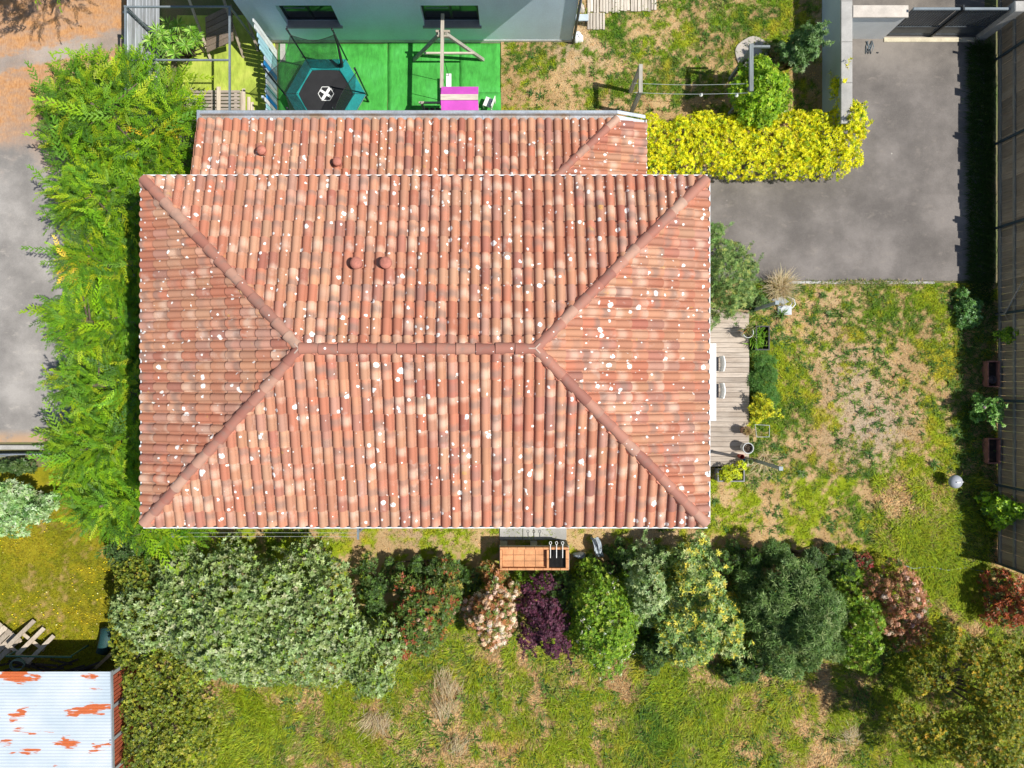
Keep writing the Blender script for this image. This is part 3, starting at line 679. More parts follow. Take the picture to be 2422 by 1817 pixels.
for x0, x1, z0, z1 in wins:
    mb = MB()
    for a, b, c, d in ((x0, x0+.06, z0, z1), (x1-.06, x1, z0, z1), (x0+.06, x1-.06, z0, z0+.07), (x0+.06, x1-.06, z1-.06, z1), ((x0+x1)/2-.035, (x0+x1)/2+.035, z0+.07, z1-.06)): mb.box(a, b, ny+.17, ny+.22, c, d)
    wo = mb.build('window', DARKM, nb)
    mb = MB(); mb.box(x0+.05, x1-.05, ny+.19, ny+.205, z0+.05, z1-.05); mb.build('pane', GLASS, wo)
    mb = MB(); mb.bbox(x0-.05, x1+.05, ny-.06, ny+.168, z0-.05, z0+.004, .01); mb.build('sill', SILL, wo)
    mb = MB(); mb.tube([(x0+.12, ny+.12, z1-.35), ((x0+x1)/2-.05, ny+.12, z1-.35)], .016, 8); mb.build('guard_rail', STEEL, wo)
mb = MB(); mb.poly([(nx0-.3, ny-.62), (nx1+.02, ny-.62), (nx1+.02, 17.3), (nx0-.3, 17.3)], nh, nh+.16); mb.build('roof_overhang', WHITE, nb)
mb = MB(); mb.tube([(nx1+.045, ny-.045, 0.05), (nx1+.045, ny-.045, nh)], .042, 10); mb.build('downpipe', M('blue_grey_pipe', (0.09, 0.115, 0.15), .45, .2, 3, 30), nb, smooth=True)

# ================================================================ artificial turf
def turf(name, base, seed):
    t = NT(name); p = t.pos(); n1 = t.noise(p, 1.5, 5, .6); n2 = t.noise(t.scl(p, (1.6, .5, 1)), 7, 4, .6, 0.6); n3 = t.noise(p, 140, 2)
    c = t.ramp(t.rng(n1, .3, .7), [(0, tuple(b*.72 for b in base)), (.5, base), (1, (base[0]*1.3, base[1]*1.15, base[2]*1.5))])
    k = t.rng(n2, .3, .7, .80, 1.16); c = t.mix(1., c, t.n('CombineColor', {0: k, 1: k, 2: k}).outputs[0], 'MULTIPLY')
    t.set(Base_Color=c, Roughness=.8, Specular_IOR_Level=.25); t.bump(n2, .012); return t.m
T1 = turf('turf_green', (0.055, 0.34, 0.050), 1); T2 = turf('turf_light', (0.15, 0.42, 0.085), 2); T3 = turf('turf_lime', (0.34, 0.42, 0.06), 3)
def mat_sheet(label, x0, x1, y0, y1, z, mat, seed):
    """a laid mat with a slightly wavy edge and rumples"""
    r = R(seed); nx = max(6, int((x1-x0)/.12)); nyy = max(6, int((y1-y0)/.12)); X, Y = np.meshgrid(np.linspace(x0, x1, nx), np.linspace(y0, y1, nyy))
    Z = z + .006 + .011*fbm(X*1.5, Y, .5, seed); ed = (fbm(X, Y, .35, seed+5)-.5)*.035
    X = X + np.where((X == x0) | (X == x1), ed, 0); Y = Y + np.where((Y == y0) | (Y == y1), ed, 0)
    n, m = X.shape; i = np.arange(n*m).reshape(n, m); V = np.stack([X, Y, Z], -1).reshape(-1, 3); b = V.copy(); b[:, 2] = z-.012
    F = np.stack([i[:-1, :-1], i[:-1, 1:], i[1:, 1:], i[1:, :-1]], -1).reshape(-1, 4)
    e = np.concatenate([i[0, :], i[1:, -1], i[-1, -2::-1], i[-2:0:-1, 0]]); e2 = np.roll(e, -1); k = len(V)
    F = np.concatenate([F, np.stack([e2, e, e+k, e2+k], 1)])
    og = Vector(((x0+x1)/2, (y0+y1)/2, 0)); V = np.concatenate([V, b]) - np.array(og)
    return tag(link('turf_mat', npmesh('turf_mat', V, F, None, True), mat, None, og), label, 'artificial turf', 'artificial turf mats')
mat_sheet('bright green turf mat under the trampoline', -7.22, -3.85, 7.3, 10.53, .004, T1, 1)
mat_sheet('bright green turf mat running under the swing beam', -3.84, -1.62, 8.35, 10.55, .006, T1, 2)
mat_sheet('bright green turf mat at the right foot of the swing frame', -1.62, -.36, 8.95, 10.53, .008, T1, 3)
mat_sheet('darker green turf mat strip right of the swing seat', -1.86, -.34, 8.30, 9.02, .022, T1, 4)
mat_sheet('light green turf mat under the pink-roofed playhouse', -4.2, -.33, 7.2, 8.42, .026, T2, 5)
mat_sheet('lime green turf mat behind the blue and white picket fence', -10.35, -7.32, 7.2, 11.4, .004, T3, 6)

# ================================================================ picket fence, blue and white
pk = [('white', (0.74, 0.75, 0.76)), ('ice', (0.42, 0.68, 0.80)), ('mist', (0.46, 0.55, 0.66)), ('blue', (0.02, 0.22, 0.56)), ('aqua', (0.33, 0.62, 0.68))]
PKM = {n: M('picket_'+n, c, .55, .15, 4, 40) for n, c in pk}
fx = -7.27; pf = thing('picket_fence', 'stepped picket fence painted white and shades of blue beside the trampoline', 'fence', (fx, 9.0, 0))
order = [('white', 2.05), ('white', 1.93), ('ice', 1.72), ('ice', 1.60), ('ice', 1.52), ('mist', 1.14), ('blue', 1.16), ('mist', 1.02), ('mist', 1.02), ('white', .98), ('aqua', .95), ('mist', 1.06), ('blue', .94), ('white', 1.08), ('aqua', .95), ('mist', .92), ('blue', .98), ('white', .95), ('ice', .92), ('mist', .96)]
y = 10.30; rr = random.Random(4)
for nm, h in order:
    wv = .125+rr.uniform(-.01, .012); mb = MB()
    mb.raw([(fx-.011, y-wv, .03), (fx+.011, y-wv, .03), (fx+.011, y, .03), (fx-.011, y, .03), (fx-.011, y-wv, h-.03), (fx+.011, y-wv, h-.03), (fx+.011, y, h-.03), (fx-.011, y, h-.03), (fx-.011, y-wv*.5, h), (fx+.011, y-wv*.5, h)],
           [(0, 3, 2, 1), (0, 1, 5, 9, 6, 2, 3, 7, 8, 4) if False else (1, 2, 6, 9, 5), (3, 0, 4, 8, 7), (0, 1, 5, 4), (2, 3, 7, 6), (4, 5, 9, 8), (6, 7, 8, 9)])
    mb.build('picket', PKM[nm], pf); y -= wv + (.012 if h > 1.4 else .024)
for z_ in (.35, .80):
    mb = MB(); mb.box(fx-.05, fx-.012, y, 10.30, z_, z_+.07); mb.build('rail', PKM['mist'], pf)
for yy in (10.28, 9.45, 8.5, 7.7):
    mb = MB(); mb.box(fx-.115, fx-.052, yy-.06, yy, 0, 1.05); mb.build('post', PKM['mist'], pf)
q = W(640, 112, .3); mb = MB(); mb.bbox(-7.62, -7.40, 10.33, 10.56, 0, .42, .03); tag(mb.build('utility_box', WHITE, None, (-7.5, 10.4, 0)), 'small white box at the corner of the pale blue house', 'box')
mb = MB(); mb.bbox(-7.16, -7.0, 9.95, 10.5, .022, .07, .01); tag(mb.build('paving_slab', CONC, None, (-7.1, 10.2, 0)), 'narrow grey slab left of the trampoline turf', 'slab')

# ================================================================ trampoline
TC = Vector((-5.60, 8.72, 0)); TR = 1.20; th = .62
tp = thing('trampoline', 'hexagonal trampoline with teal pad, black mat and safety net', 'trampoline', TC)
TEAL = M('teal_pad', (0.012, 0.24, 0.235), .5, .25, 3, 30, bump=.004); MATB = M('black_mat', (0.020, 0.020, 0.022), .6, .25, 3, 60)
hexp = [(TC.x + math.cos(math.radians(60*k))*1.0, TC.y + math.sin(math.radians(60*k))*1.0) for k in range(6)]
def hp(k, r, z): return Vector((TC.x + (hexp[k % 6][0]-TC.x)*r, TC.y + (hexp[k % 6][1]-TC.y)*r, z))
mb = MB()
V = []; F = []; S_ = 6
for k in range(6):
    for i in range(S_):
        t_ = i/S_
        for r_, z_ in ((TR, th-.03), (TR, th+.015), (TR*.70, th+.03), (TR*.68, th-.0)):
            sag = .02*math.sin(t_*math.pi); p = hp(k, r_, z_)*(1-t_) + hp(k+1, r_, z_)*t_; p.z = z_ - sag*.3
            c_ = 1 + (.03*math.sin(t_*math.pi) if r_ < TR else .0); V.append((TC.x+(p.x-TC.x)*c_, TC.y+(p.y-TC.y)*c_, p.z))
n = 6*S_
for i in range(n):
    for j in range(3): F.append((4*i+j, 4*((i+1) % n)+j, 4*((i+1) % n)+j+1, 4*i+j+1))
mb.raw(V, F); pad = mb.build('safety_pad', TEAL, tp)
mb = MB()
for k in range(6):
    a, b = hp(k, TR*.69, th+.034), hp(k, TR*1.0, th+.02); mb.beam(a, b, .012, .006)
mb.build('pad_seam', MATB, pad)
mb = MB(); mb.raw([hp(k, TR*.74, th-.02) for k in range(6)] + [(TC.x, TC.y, th-.045)], [(k, (k+1) % 6, 6) for k in range(6)]); jm = mb.build('jump_mat', MATB, tp)
mb = MB(); LC = Vector((TC.x+.0, TC.y+.02, th-.036)); zz = th-.026
def strip(mb, a, b, w): mb.beam((LC.x+a[0], LC.y+a[1], zz), (LC.x+b[0], LC.y+b[1], zz), w, .003)
hx = [(.235*math.cos(math.radians(60*k)), .235*math.sin(math.radians(60*k))) for k in range(6)]
for k in range(6): strip(mb, hx[k], hx[(k+1) % 6], .018)
strip(mb, (-.12, -.19), (.13, .19), .085); zz += .003; strip(mb, (-.16, .10), (.15, -.10), .07); mb.build('cross_emblem', WHITE, jm)
mb = MB()
for k in range(6): mb.tube([hp(k, TR*.99, th-.05), hp(k+1, TR*.99, th-.05)], .02, 6)
mb.build('frame_ring', STEEL, tp)
for k in range(6):
    m1 = hp(k, TR*.98, 0); mb = MB(); mb.tube([hp(k, TR*.98, .03), hp(k, TR*.98, th-.04)], .022, 7); mb.tube([hp(k, TR*1.03, .5), hp(k, TR*1.045, 2.28)], .024, 8); mb.tube([hp(k, TR*1.045, 2.25), hp(k, TR*1.045, 2.36)], .032, 8); mb.tube([hp(k, TR*.98, .06), hp(k+1, TR*.98, .06)], .018, 6) if k % 2 == 0 else None
    mb.build('pole', DARKM, tp, smooth=True)
def netmat():
    t = NT('net_mesh'); t.set(Base_Color=(.012, .02, .018), Roughness=.7); tr = t.n('BsdfTransparent'); n = t.noise(t.pos(), 5, 3)
    mx = t.n('MixShader', {0: t.rng(n, .3, .7, .42, .68), 1: tr.outputs[0], 2: t.p.outputs[0]}); t.t.links.new(mx.outputs[0], t.out.inputs[0]); return t.m
NET = netmat()
for k in (1, 2, 3, 5):
    mb = MB(); V = []; F = []; nu, nv = 8, 6
    for j in range(nv+1):
        for i in range(nu+1):
            a = i/nu; b = j/nv; p = hp(k, TR*(.74+.28*b), 0)*(1-a)+hp(k+1, TR*(.74+.28*b), 0)*a
            inw = .07*math.sin(a*math.pi)*(.4+b) ; p.x = TC.x+(p.x-TC.x)*(1-inw); p.y = TC.y+(p.y-TC.y)*(1-inw)
            p.z = th + .02 + (2.05-th)*b - .10*math.sin(a*math.pi)*b; V.append(p)
    for j in range(nv):
        for i in range(nu): q0 = j*(nu+1)+i; F.append((q0, q0+1, q0+nu+2, q0+nu+1))
    mb.raw(V, F); nt = mb.build('net_panel', NET, tp)
    mb = MB(); mb.tube([V[nv*(nu+1)+i] for i in range(nu+1)], .008, 5); mb.build('net_cord', MATB, nt)
# the entrance panel gathered at one pole
mb = MB(); mb.tube([hp(1, TR*.8, th+.05), hp(1, TR*.86, 1.0)+Vector((.05, -.1, 0)), hp(1, TR*.98, 1.5), hp(1, TR*1.03, 2.1)], [.07, .05, .035, .02], 7); mb.build('gathered_net', MATB, tp)

# ================================================================ swing frame with pink-roofed playhouse
SW = wood('pale_timber', (0.52, 0.46, 0.38), 'y'); SWX = wood('pale_timber', (0.52, 0.46, 0.38), 'x'); SWZ = wood('grey_timber', (0.36, 0.34, 0.29), 'z')
DARKW = wood('dark_timber', (0.075, 0.058, 0.05), 'x'); DARKWY = wood('dark_timber', (0.075, 0.058, 0.05), 'y')
PINK = M('pink_panel', (0.62, 0.10, 0.52), .45, .12, 4, 60)
sx = -1.965; sz = 1.86
sw = thing('swing_set', 'timber swing frame with a playhouse under a bright pink roof', 'swing set', (sx, 9.0, 0))
mb = MB(); mb.beam((sx-.03, 7.9, sz+.02), (sx, 10.47, sz), .092, .09); mb.build('beam', SW, sw)
for xx in (-3.03, -.885):
    mb = MB(); mb.beam((xx, 10.01, .03), (sx + (.09 if xx > sx else -.09), 9.93, sz-.03), .075, .09, up=(0, 1, 0)); mb.build('leg', SWZ, sw)
mb = MB(); mb.beam((-2.62, 9.86, .80), (-1.12, 9.86, .80), .05, .07); mb.build('cross_brace', SWX, sw)
mb = MB(); mb.box(sx-.20, sx+.20, 9.99, 10.05, sz-.16, sz-.04); mb.box(sx-.16, sx+.16, 9.86, 9.90, sz-.14, sz-.03); mb.build('bracket', SWX, sw)
mb = MB()
for yy in (9.35, 8.75): mb.tube([(sx-.01, yy, sz-.03), (sx+.06, yy-.04, .52)], .009, 5)
mb.build('rope', DARKM, sw)
mb = MB(); mb.bbox(sx-.03, sx+.13, 8.58, 9.38, .50, .525, .01); mb.build('swing_seat', WHITE, sw)
# playhouse: posts, deck, ladder, roof
tx0, tx1, ty0, ty1 = -1.96, -.99, 7.56, 8.30
for xx in (tx0+.04, tx1-.04):
    for yy in (ty0+.06, ty1-.06): mb = MB(); mb.box(xx-.035, xx+.035, yy-.035, yy+.035, 0, 2.02); mb.build('tower_post', SWZ, sw)
mb = MB(); mb.box(tx0, tx1, ty0, ty1, .86, .90); mb.build('tower_floor', SWX, sw)
ym = (ty0+ty1)/2+.02
for sgn, nm in ((1, 'roof_panel'), (-1, 'roof_panel')):
    y_e = ym + sgn*.40; mb = MB()
    mb.raw([(tx0-.02, ym+sgn*.06, 2.24), (tx1+.05, ym+sgn*.06, 2.24), (tx1+.05, y_e, 2.03), (tx0-.02, y_e, 2.03), (tx0-.02, ym+sgn*.06, 2.225), (tx1+.05, ym+sgn*.06, 2.225), (tx1+.05, y_e, 2.015), (tx0-.02, y_e, 2.015)],
        [(0, 1, 2, 3), (7, 6, 5, 4), (0, 4, 5, 1), (2, 6, 7, 3), (1, 5, 6, 2), (3, 7, 4, 0)]); mb.build(nm, PINK, sw)
mb = MB(); mb.beam((tx0-.02, ym+.01, 2.262), (tx1+.05, ym+.01, 2.262), .16, .022); mb.build('ridge_board', SWX, sw)
mb = MB(); mb.box(-2.62, tx0-.005, 7.50, 7.95, .80, .84); mb.build('balcony_floor', DARKW, sw)
for k in range(4): mb = MB(); mb.box(-2.58+k*.165, -2.47+k*.165, 7.96, 8.18, .92+.0, .95); mb.build('balcony_slat', DARKWY, sw)
mb = MB(); mb.beam((-2.72, 8.22, 1.22), (tx0, 8.22, 1.22), .05, .06); mb.build('handrail', SWX, sw)
mb = MB(); mb.box(-2.66, -2.60, 8.16, 8.23, 0, 1.30); mb.box(-2.66, -2.60, 7.55, 7.62, 0, 1.30); mb.build('balcony_post', SWZ, sw)
mb = MB(); mb.bbox(-3.05, -2.72, 7.45, 7.62, .0, .35, .03); tag(mb.build('toy_crate', PKM['blue'], None, (-2.9, 7.5, 0)), 'blue toy crate at the gutter left of the playhouse', 'crate')
mb = MB(); mb.bbox(-.93, -.5, 7.46, 7.60, .02, .16, .02); tag(mb.build('toy_box_lid', PKM['ice'], None, (-.7, 7.5, 0)), 'pale blue lid lying between playhouse and small chair', 'lid')
# small white chair with purple cushion
cc = W(1157, 243, .3); kc = thing('small_chair', 'small white plastic chair with a purple patterned seat on the turf', 'chair', (cc.x, cc.y, 0))
ca = math.radians(-22)
def rot2(x, y): return cc.x + x*math.cos(ca)-y*math.sin(ca), cc.y + x*math.sin(ca)+y*math.cos(ca)
def rbox(mb, x0, x1, y0, y1, z0, z1):
    p = [rot2(*q) for q in ((x0, y0), (x1, y0), (x1, y1), (x0, y1))]; mb.poly(p, z0, z1)
mb = MB(); rbox(mb, -.15, .10, -.14, .14, .28, .31); mb.build('seat', WHITE, kc)
mb = MB(); rbox(mb, .0, .105, -.10, .11, .311, .322)
def dots():
    t = NT('purple_print'); vo = t.n('TexVoronoi', {'Vector': t.pos(), 'Scale': 26.}); t.set(Base_Color=t.mix(t.math('LESS_THAN', vo.outputs[0], .32), (.75, .7, .76), (.28, .04, .32)), Roughness=.8); return t.m
mb.build('cushion', dots(), kc)
mb = MB(); rbox(mb, .13, .15, -.16, .16, .31, .58); mb.build('backrest', WHITE, kc)
for a_, b_ in ((-.14, -.13), (-.14, .13), (.13, -.15), (.13, .15)): mb = MB(); rbox(mb, a_-.018, a_+.018, b_-.018, b_+.018, .03, .285); mb.build('leg', WHITE, kc)

# ================================================================ enclosure in the top left corner
SLG = wood('grey_slat', (0.40, 0.42, 0.45), 'y')
sf = thing('slat_fence', 'grey horizontal slat fence along the earth track', 'fence', (-10.86, 9.9, 0))
for k in range(9):
    mb = MB(); mb.box(-10.90+rnd.uniform(-.004, .004), -10.872, 7.6, 12.0, .06+k*.205, .06+k*.205+.165); mb.build('slat', SLG, sf)
for yy in (7.7, 9.1, 10.5, 11.9): mb = MB(); mb.box(-10.97, -10.902, yy-.035, yy+.035, 0, 1.95); mb.build('post', STEEL, sf)
pg = thing('pergola', 'grey steel frame over the shaded corner and wooden deck', 'pergola', (-9.3, 9.2, 0))
X0, X1, Y1, Ym, Y0, PZ = -10.76, -7.86, 10.50, 9.02, 7.62, 2.20
for nm, a, b, r in (('beam', (X0, Y0, PZ), (X0, Y1, PZ), .05), ('beam', (X1, Y0, PZ), (X1, Y1, PZ), .05), ('beam', (X0, Y1, PZ+.0), (X1, Y1, PZ+.0), .045), ('beam', (X0, Ym, PZ-.003), (X1, Ym, PZ-.003), .045),
                    ('post', (X0, Y1, 0), (X0, Y1, PZ+.04), .055), ('post', (X1, Y1, 0), (X1, Y1, PZ), .05), ('post', (X0, Y0, 0), (X0, Y0, PZ), .05), ('post', (X1, Y0, 0), (X1, Y0, PZ), .05)):
    mb = MB(); mb.beam(a, b, r, r*.999 if nm == 'beam' else r); mb.build(nm, STEEL, pg)
dk = wood('old_deck_board', (0.37, 0.315, 0.265), 'x'); dky = wood('bearer_board', (0.55, 0.46, 0.36), 'y')
pd_ = thing('slatted_platform', 'weathered slatted platform beside the cypress with lengthwise boards on top', 'platform', (-9.2, 8.2, 0))
k = 0; y = 9.02
while y > 7.2:
    mb = MB(); mb.box(-10.2+rnd.uniform(-.02, .02), -8.36, y-.075, y, .14+rnd.uniform(0, .01), .165); mb.build('slat', dk, pd_); y -= .108
for x0, x1, yy in ((-9.92, -9.80, 9.08), (-9.06, -8.94, 9.12), (-8.28, -8.18, 9.06)): mb = MB(); mb.bbox(x0, x1, 7.2, yy, .177, .20, .006); mb.build('board', dky, pd_)
mb = MB(); mb.box(-8.34, -8.30, 7.2, 9.0, .03, .15); mb.build('side_board', dky, pd_)
for x_ in (-8.12, -8.02): mb = MB(); mb.bbox(x_-.045, x_+.045, 7.2, 8.86-(x_+8.12)*1.6, .03, .07, .006); mb.build('edge_board', dky, pd_)
mb = MB()
for x_ in (-10.0, -9.2, -8.5): mb.box(x_-.04, x_+.04, 7.25, 8.95, .02, .138)
mb.build('joist', dk, pd_)
# sloping lean-to boards in the shade of the blue house
lt = thing('leaning_boards', 'panel of brown boards leaning in the shade by the blue house', 'panel', (-8.7, 10.8, 0))
for k in range(6):
    mb = MB(); y0 = 10.05+k*.17; mb.raw([(-9.25, y0, .45+.02*k), (-8.25, y0+.12, .95+.02*k), (-8.25, y0+.275, .97+.02*k), (-9.25, y0+.155, .47+.02*k), (-9.25, y0, .42+.02*k), (-8.25, y0+.12, .92+.02*k), (-8.25, y0+.275, .94+.02*k), (-9.25, y0+.155, .44+.02*k)],
        [(0, 1, 2, 3), (7, 6, 5, 4), (0, 4, 5, 1), (2, 6, 7, 3), (1, 5, 6, 2), (3, 7, 4, 0)]); mb.build('board', wood('brown_board', (0.24, 0.185, 0.14), 'x'), lt)
for a, b in (((-9.3, 9.98, 0), (-9.3, 11.2, 1.7)), ((-8.3, 10.1, 0), (-8.3, 11.3, 1.9)), ((-7.86, 10.3, 0), (-7.86, 11.6, 2.0))): mb = MB(); mb.beam(a, b, .06); mb.build('strut', dky, lt)

# ================================================================ top yard
PLK = wood('silver_board', (0.52, 0.45, 0.37), 'y')
bt = thing('board_terrace', 'silvery board terrace on the grass at the right corner of the blue house', 'terrace', (3.4, 11.9, 0)); rr = random.Random(9)
x = 2.33; k = 0
while x < 4.42:
    wv = rr.uniform(.062, .098); y0 = 11.46 + rr.uniform(-.04, .03) + (.06 if x > 3.3 else 0); tl = rr.uniform(-.02, .02)
    mb = MB(); mb.poly([(x, y0), (x+wv, y0), (x+wv+tl, 13.2), (x+tl, 13.2)], .03, .085+rr.uniform(0, .012)); mb.build('board', PLK, bt); x += wv + rr.uniform(.012, .03)
x = 2.33
while x < 2.82:
    wv = rr.uniform(.055, .08); mb = MB(); mb.box(x, x+wv, 10.94+rr.uniform(-.02, .02), 11.44, .03, .08+rr.uniform(0, .01)); mb.build('board', PLK, bt); x += wv + .022
gb = thing('grey_bench', 'small grey bench between the blue house and the board terrace', 'bench', (2.15, 11.15, 0))
mb = MB(); mb.bbox(1.93, 2.32, 11.02, 11.22, .40, .44, .008); mb.build('seat', M('grey_plank', (.38, .43, .46), .7, .15, 3, 40), gb)
for x_ in (1.98, 2.25): mb = MB(); mb.box(x_, x_+.04, 11.04, 11.2, 0, .40); mb.build('leg', DARKM, gb)
def lump(name, label, cat, px, py, rx, ry, h, mat, seed, group=None):
    c = W(px, py, 0); n = 22; m = 12; r = R(seed); V = []; ph = r.uniform(0, 6, 4)
    for j in range(m):
        e = math.pi/2*j/(m-1)
        for i in range(n):
            a = 2*math.pi*i/n; q = 1 + .10*math.sin(3*a+ph[0]) + .07*math.sin(5*a+ph[1]+e*3) + .05*math.sin(9*a+ph[2])
            V.append((rx*q*math.cos(a)*math.cos(e)**.6, ry*q*math.sin(a)*math.cos(e)**.6, h*math.sin(e)*(1+.18*math.sin(4*a+ph[3]+2*e))))
    F = [(j*n+i, j*n+(i+1) % n, (j+1)*n+(i+1) % n, (j+1)*n+i) for j in range(m-1) for i in range(n)]
    me = bpy.data.meshes.new(name); me.from_pydata(V, [], F); me.update()
    return tag(link(name, me, mat, None, (c.x, c.y, .01), True), label, cat, group)
FABW = M('white_sack', (0.80, 0.80, 0.78), .7, .08, 6, 30)
lump('white_sack', 'white sack at the foot of the blue house downpipe', 'sack', 1366, 92, .17, .17, .22, FABW, 1)
lump('rubble_pile', 'pale rubble beside the board terrace', 'rubble', 1374, 22, .12, .17, .10, M('rubble', (.55, .48, .40), .9, .4, 9, 40), 3)
# timber goal frame
gx = 3.66; gf = thing('timber_frame', 'open grey timber goal frame standing in the neighbouring yard', 'frame', (gx, 8.6, 0))
for yy in (9.03, 8.34): mb = MB(); mb.box(gx-.05, gx+.05, yy-.05, yy+.05, 0, 1.70); mb.build('post', SWZ, gf)
mb = MB(); mb.box(gx-.052, gx+.052, 8.28, 9.09, 1.70, 1.80); mb.build('crossbar', wood('grey_timber', (0.36, 0.34, 0.29), 'y'), gf)
# concrete disc
c0 = W(1779, 128); pts = []
for k in range(40):
    a = 2*math.pi*k/40; q = .53*(1+.05*math.sin(2*a+1)+.03*math.sin(5*a)); pts.append((c0.x+q*math.cos(a)*.98, c0.y+q*math.sin(a)*.98))
mb = MB(); mb.poly([(x-0, y) for x, y in pts], .0, .085); tag(mb.build('concrete_disc', M('pale_concrete', (.42, .375, .325), .9, .15, 3, 50), None, (c0.x, c0.y, 0)), 'round concrete slab set in the yard grass', 'slab')
# arbour posts, beam, wires and lamps
ab = thing('arbour', 'grey timber arbour under the vine beside the concrete slab', 'arbour', (6.8, 8.6, 0))
p1 = W(1724, 272); p2 = W(1730, 192); TB = wood('slate_timber', (.20, .225, .23), 'z'); TBy = wood('slate_timber', (.20, .225, .23), 'y')
mb = MB(); mb.box(p1.x-.05, p1.x+.05, p1.y-.05, p1.y+.05, 0, 2.0); mb.build('post', TB, ab)
mb = MB(); mb.box(p1.x-.03, p1.x+.07, p2.y-.02, p2.y+.08, 0, 2.0); mb.build('post', TB, ab)
mb = MB(); mb.box(p1.x-.055, p1.x+.055, p1.y-.12, p2.y+.16, 2.0, 2.09); mb.build('beam', TBy, ab)
mb = MB(); mb.box(p1.x+.05, p1.x+.55, p2.y+.1, p2.y+.16, 1.92, 1.998); mb.build('beam', TB, ab)
sl = thing('string_lights', 'two thin cables with white globe lamps strung to the arbour', 'string lights', (5.2, 8.2, 1.9))
WIRE = M('wire', (.42, .45, .45), .5, .1, 3, 30)
for n_, yy in ((0, 197), (1, 219)):
    a = W(1500, yy, 1.75); b = W(1768, yy+1, 1.95); mb = MB(); mb.tube([a*(1-t/8)+b*(t/8)-Vector((0, 0, .10*math.sin(math.pi*t/8))) for t in range(9)], .005, 5); mb.build('cable', WIRE, sl)
for px, py in ((1658, 225), (1742, 226)):
    q = W(px, py, 1.72); mb = MB(); mb.lathe(q, [(0, -.055), (.035, -.045), (.052, 0), (.04, .04), (.02, .06), (.012, .11)], 12); mb.build('lamp', WHITE, sl, smooth=True)
# old boards behind the yellow hedge
mb = MB(); q = W(1840, 262)
ob = thing('old_boards', 'old grey boards lying behind the yellow hedge', 'boards', (q.x, q.y, 0))
for k, (dx, dy, a) in enumerate(((0, 0, -.2), (.1, -.12, -.12))): mb = MB(); mb.beam((q.x-.35+dx, q.y+dy+.08, .06), (q.x+.30+dx, q.y+dy-.10*(k+.6), .07+.04*k), .10, .035); mb.build('board', PLK if False else wood('silver_board', (0.52, 0.45, 0.37), 'x'), ob)

# ================================================================ wall and gate, top right
wl = thing('boundary_wall', 'blue-grey rendered wall with concrete coping between yard and driveway', 'wall', (9.7, 10.6, 0))
mb = MB(); mb.box(9.58, 9.83, 7.6, 14, 0, 1.34); mb.build('wall_body', M('blue_grey_render', (.40, .47, .50), .85, .1, .7, 50, bump=.002), wl)
y = 7.55
while y < 13.8: mb = MB(); mb.bbox(9.535, 9.865, y+.003, y+1.18, 1.342, 1.40, .012); mb.build('coping_slab', CONC, wl); y += 1.185
gw = thing('gate_wall', 'short pale wall with concrete coping left of the driveway gate', 'wall', (11, 10.8, 0))
mb = MB(); mb.box(9.87, 11.45, 10.66, 10.92, 0, 1.36); mb.build('wall_body', RENDER, gw)
mb = MB(); mb.bbox(9.87, 11.48, 10.62, 10.97, 1.362, 1.42, .012); mb.build('coping_slab', M('cream_coping', (.56, .50, .43), .85, .2, 3, 50), gw)
GATE = M('gate_grey', (.085, .10, .115), .42, .2, 3, 30, .4)
gt = thing('driveway_gate', 'dark grey metal double gate with slatted upper half at the end of the driveway', 'gate', (12.85, 10.78, 0))
for x0, x1 in ((11.52, 12.90), (12.96, 14.30)):
    mb = MB(); gy0, gy1 = 10.75, 10.80
    mb.box(x0, x0+.06, gy0, gy1, .06, 1.55); mb.box(x1-.06, x1, gy0, gy1, .06, 1.55); mb.box(x0+.06, x1-.06, gy0, gy1, .06, .14); mb.box(x0+.06, x1-.06, gy0, gy1, .52, .60); lf = mb.build('gate_leaf', GATE, gt)
    mb = MB(); mb.box(x0+.06, x1-.06, gy0+.012, gy1-.012, .14, .52); mb.build('lower_panel', GATE, lf)
    mb = MB(); mb.bbox(x0, x1, gy0-.012, gy1+.012, 1.552, 1.60, .01); mb.build('top_rail', STEEL, lf)
    xx = x0+.10
    while xx < x1-.10: mb = MB(); mb.box(xx, xx+.055, gy0+.012, gy1-.012, .602, 1.55); mb.build('slat', GATE, lf); xx += .085
mb = MB(); mb.box(12.902, 12.955, 10.70, 10.85, .05, 1.66); mb.build('centre_latch', DARKM, gt)
mb = MB(); mb.bbox(14.33, 14.60, 10.62, 10.92, 0, 1.75, .02); mb.build('gate_post', CONC, gt)
mb = MB(); mb.bbox(11.48, 14.3, 10.56, 10.70, .03, .06, .008); tag(mb.build('gate_rail', M('cream_rail', (.60, .53, .38), .8, .2, 3, 40), None, (12.9, 10.63, 0)), 'cream threshold strip on the ground under the gate', 'threshold')
# bundle of hoses and stones dropped in the corner
q = W(2056, 112); hs = thing('hose_bundle', 'loop of grey hose left on the driveway by the gate', 'hose', (q.x, q.y, .03))
for k in range(3):
    mb = MB(); mb.tube([(q.x-.08-.03*k+.02, q.y+.16, .05), (q.x-.12+.05*k, q.y, .055+.03*(k % 2)), (q.x-.13+.08*k, q.y-.22, .05), (q.x-.02+.05*k, q.y-.05, .06+.03*k), (q.x+.06, q.y+.18, .05)], .014, 6); mb.build('hose', STEEL, hs, smooth=True)
lump('flat_stone', 'small dark flat stone on the driveway near the gate', 'stone', 2074, 126, .055, .03, .03, DARKM, 7)
